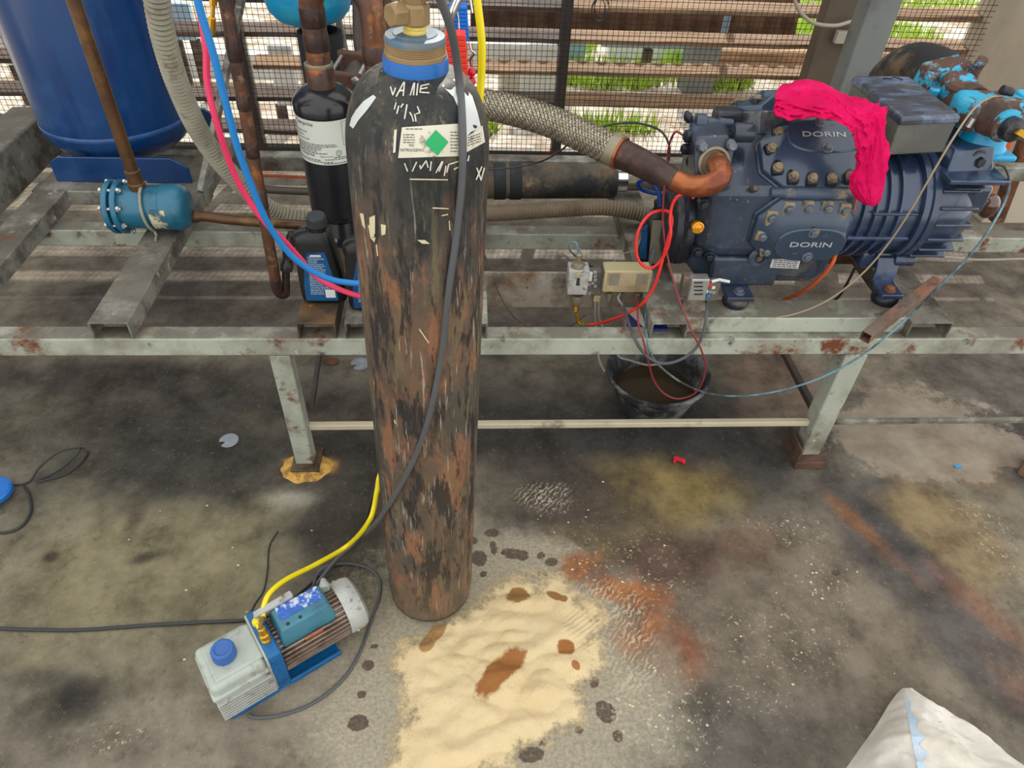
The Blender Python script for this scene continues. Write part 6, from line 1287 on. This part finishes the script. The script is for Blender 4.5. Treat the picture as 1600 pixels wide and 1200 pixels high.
cable('copper_wire', [at(758, 400, Y=1.75), at(768, 430, Y=1.68), at(790, 478, Y=1.6), at(815, 505, Y=1.56), at(850, 519, Y=1.55), at(890, 510, Y=1.6), at(915, 492, Y=1.68)], .0016, 'copperdark', 'thin copper wire sagging in front of the mounting plate gap', 'wire')
cable('capillary_tube', [at(952, 422, Y=1.66), at(960, 408, Y=1.68), at(972, 397, Y=1.7), at(992, 392, Y=1.72)], .0016, 'capbeige', 'short thin capillary rising from the twin control box', 'tube')
cable('orange_cable', [at(400, 274, Y=2.632), at(440, 275, Y=2.632), at(480, 277, Y=2.632), at(560, 280, Y=2.632)], .006, 'orange', 'orange red cable along the rear beam behind the black canister', 'cable')
cable('pale_tube', [at(380, 292, Y=2.45), at(430, 297, Y=2.45), at(500, 300, Y=2.45), at(560, 302, Y=2.45)], .014, 'ironpipe', 'grey pipe lying low behind the copper riser', 'pipe', 14)
cable('blue_hose_loop', [at(1095, 300, Y=1.78), at(1060, 303, Y=1.8), at(1025, 302, Y=1.81), at(1003, 296, Y=1.81), at(997, 286, Y=1.8), at(1008, 281, Y=1.78), at(1022, 288, Y=1.76), at(1030, 306, Y=1.75), at(1031, 322, Y=1.75)], .006, 'hosedarkblue', 'dark blue hose looping into the neck of the black bottle', 'hose', 12)
# small level controller at left compressor foot
lv = thing('level_controller', at(1095, 455, Y=1.53), 'small open metal level controller with wiring terminals beside the left compressor foot', 'controller')
fbox('back_plate', 1070, 434, 1078, 466, 1.545, .03, M['plate'], lv); fbox('lower_plate', 1070, 466, 1100, 498, 1.545, .006, M['plate'], lv)
fbox('housing', 1082, 437, 1101, 470, 1.525, .03, M['zinc'], lv); fbox('relay', 1101, 442, 1119, 470, 1.53, .025, M['board'], lv)
for k in range(4): fbox('vent_slot', 1085, 441 + k * 6, 1098, 443 + k * 6, 1.5238, .002, M['ink'], lv, 0)
for x, y, m in ((1104, 445, 'labelclean'), (1110, 446, 'hosered'), (1115, 450, 'labelclean'), (1104, 456, 'labelclean'), (1110, 457, 'zinc'), (1115, 458, 'zinc'), (1100, 465, 'hoseblue'), (1107, 463, 'hoseblue')): fbox('terminal', x - 2, y - 2, x + 2, y + 2, 1.5265, .008, M[m], lv, .0006)
obj('white_wire', MB().tube([at(1112, 440, Y=1.53), at(1124, 437, Y=1.53), at(1139, 440, Y=1.54)], .0042, 8), M['white'], lv)
obj('nut', MB().hexnut(at(1090, 487, Y=1.544), (0, -1, 0), .006, .006), M['greenbrown'], lv); obj('washer', MB().lathe([(.018, 0), (.018, .003)], at(1088, 482, Y=1.545), (0, -1, 0), 24), M['plate'], lv)
# third bottle with hose, behind
b3 = at(1018, 440, Y=1.80)
t3 = thing('oil_bottle', (b3.x, 1.80, ZT), 'tall black oil bottle with blue hose in its neck beside the compressor', 'bottle', 'black oil bottles')
zt3, zb3 = at(1030, 325, Y=1.80).z, ZT; x_t, x_b = at(1030, 325, Y=1.80).x, at(1012, 430, Y=1.8).x
def r3(cx, hw, hd, z): return [(cx + hw * math.copysign(abs(math.cos(a)) ** .5, math.cos(a)), 1.80 + hd * math.copysign(abs(math.sin(a)) ** .5, math.sin(a)), z) for a in [2 * pi * k / 32 for k in range(32)]]
obj('body', MB().loft([r3(x_b, .038, .03, zb3), r3(x_b, .042, .034, zb3 + .01), r3(x_b + .006, .040, .034, zb3 + (zt3 - zb3) * .5), r3(x_t - .002, .03, .028, zt3 - .03), r3(x_t, .016, .016, zt3 - .006)]), M['bottle'], t3)
obj('neck', MB().lathe([(.016, zt3 - .01), (.016, zt3 + .012), (.018, zt3 + .014), (.018, zt3 + .02), (.014, zt3 + .02)], (x_t, 1.80, 0), seg=20), M['bottle'], t3)
lq = [at(1006, 360, Y=1.764), at(1030, 350, Y=1.764), at(1030, 425, Y=1.764), at(1002, 425, Y=1.764)]
obj('label', MB().prism([at(1020, 345, Y=1.763), at(1036, 345, Y=1.763), at(1033, 412, Y=1.763), at(1013, 412, Y=1.763)], (0, .004, 0)), M['greywin'], t3)
obj('label_edge', MB().prism([at(1003, 358, Y=1.763), at(1012, 352, Y=1.763), at(1010, 405, Y=1.763), at(1000, 405, Y=1.763)], (0, .004, 0)), M['bluelabel'], t3)

# ------------------------------------------------------------------ bucket with waste oil
bcx = on_floor(1030, 668); BC = Vector((bcx.x - .005, bcx.y + .105, 0)); BH = .168
bu = thing('bucket', BC, 'smeared black plastic bucket of dark oil standing under the frame', 'bucket')
sh_ = Vector((-.01, .02, 0)); 
obj('body', MB().lathe([(.001, .004), (.105, .004), (.110, .0), (.112, .006), (.160, BH - .02), (.166, BH - .018), (.168, BH), (.163, BH), (.156, BH - .02), (.110, .012), (.001, .012)], BC, (-.04, .0, 1), 56), M['bucket'], bu)
tag(obj('waste_oil', MB().lathe([(.001, .075), (.131, .075), (.1305, .076), (.001, .0762)], BC, (-.04, .0, 1), 48), M['oil']), 'pool of dark brown waste oil inside the black bucket', 'oil', kind='stuff')
rm = obj('rim', MB().lathe([(.168, BH - .012), (.173, BH - .010), (.173, BH - .001), (.168, BH + .001)], BC, (-.04, .0, 1), 56, cap=False), M['bucket'], bu)
for s_ in (-1, 1): obj('handle_lug', MB().lathe([(.016, 0), (.016, .008), (.006, .01)], BC + Vector((s_ * .158, .01, BH - .03)), (s_, 0, 0), 14), M['bucket'], bu)
# carton scraps beside the channel
ct = thing('carton', at(995, 500, Y=1.66), 'white and navy printed carton wedged beside the channel under the control box', 'carton')
cq = [at(978, 482, Y=1.685), at(1003, 474, Y=1.685), at(1010, 520, Y=1.685), at(978, 521, Y=1.685)]
obj('panel', MB().prism(cq, (0, .03, 0)), M['boxwhite'], ct, bevel=.002)
cq2 = [at(979, 487, Y=1.683), at(1009, 515, Y=1.683), at(1009, 520, Y=1.683), at(979, 520, Y=1.683)]
obj('navy_print', MB().prism(cq2, (0, .003, 0)), M['boxnavy'], ct)
cq3 = [at(1019, 514, Y=1.52), at(1044, 514, Y=1.52), at(1042, 521, Y=1.52), at(1018, 521, Y=1.52)]
tag(obj('carton_flap', MB().prism(cq3, (0, .06, 0)), M['boxnavy']), 'navy carton flap tucked inside the open channel end', 'carton')
# loose square tube on the frame
q0, q1 = at(1352, 527, z=ZT + .0155), at(1462, 440, z=ZT + .0155)
def sqtube(p, q, wd):
    p, q = Vector(p), Vector(q); d = (q - p).normalized(); s = d.cross(Vector((0, 0, 1))).normalized(); n = s.cross(d); mb = MB(); rr_ = []
    for h in (wd / 2, wd / 2 - .002): rr_.append([s * h + n * h, -s * h + n * h, -s * h - n * h, s * h - n * h])
    o, i = rr_
    v = [p + x for x in o] + [q + x for x in o] + [p + x for x in i] + [q + x for x in i]; f = []
    for k in range(4):
        m = (k + 1) % 4; f += [(k, m, 4 + m, 4 + k), (8 + k, 12 + k, 12 + m, 8 + m), (k, 8 + k, 8 + m, m), (4 + k, 4 + m, 12 + m, 12 + k)]
    return mb.add(v, f)
tag(obj('square_tube', sqtube(q0, q1, .028), M['looserust'], bevel=.0006), 'loose rusty square steel tube lying across the channel at right', 'tube')
# right edge: rusty upright, brown panel, shiny elbow
up = at(1572, 200, Y=2.72); tag(obj('orange_upright', MB().bar(at(1606, 140, Y=2.75), at(1540, 318, Y=2.75), .022, .022), M['orange'], bevel=.003), 'thin orange upright rod behind the blue valve at the right edge', 'rod')
tag(obj('rusty_post', MB().bar(at(1620, 175, Y=2.85), at(1556, 345, Y=2.85), .05, .05), M['rust'], bevel=.004), 'rust-brown angle post behind the valve at the right edge', 'post')
tag(obj('pipe_stub', MB().sphere(at(1545, 322, Y=2.25), .042, 24, 14, (.8, .8, 1.1)), mat('glossy_brown_enamel', srgb(84, 54, 40), .08, 0, .2, 8, coat=1)), 'glossy brown rounded pipe end right of the compressor', 'pipe')

for o in EMPTIES:
    if '_at' in o: del o['_at']
for o in bpy.data.objects:
    if o.type == 'MESH' and '_at' in o: del o['_at']
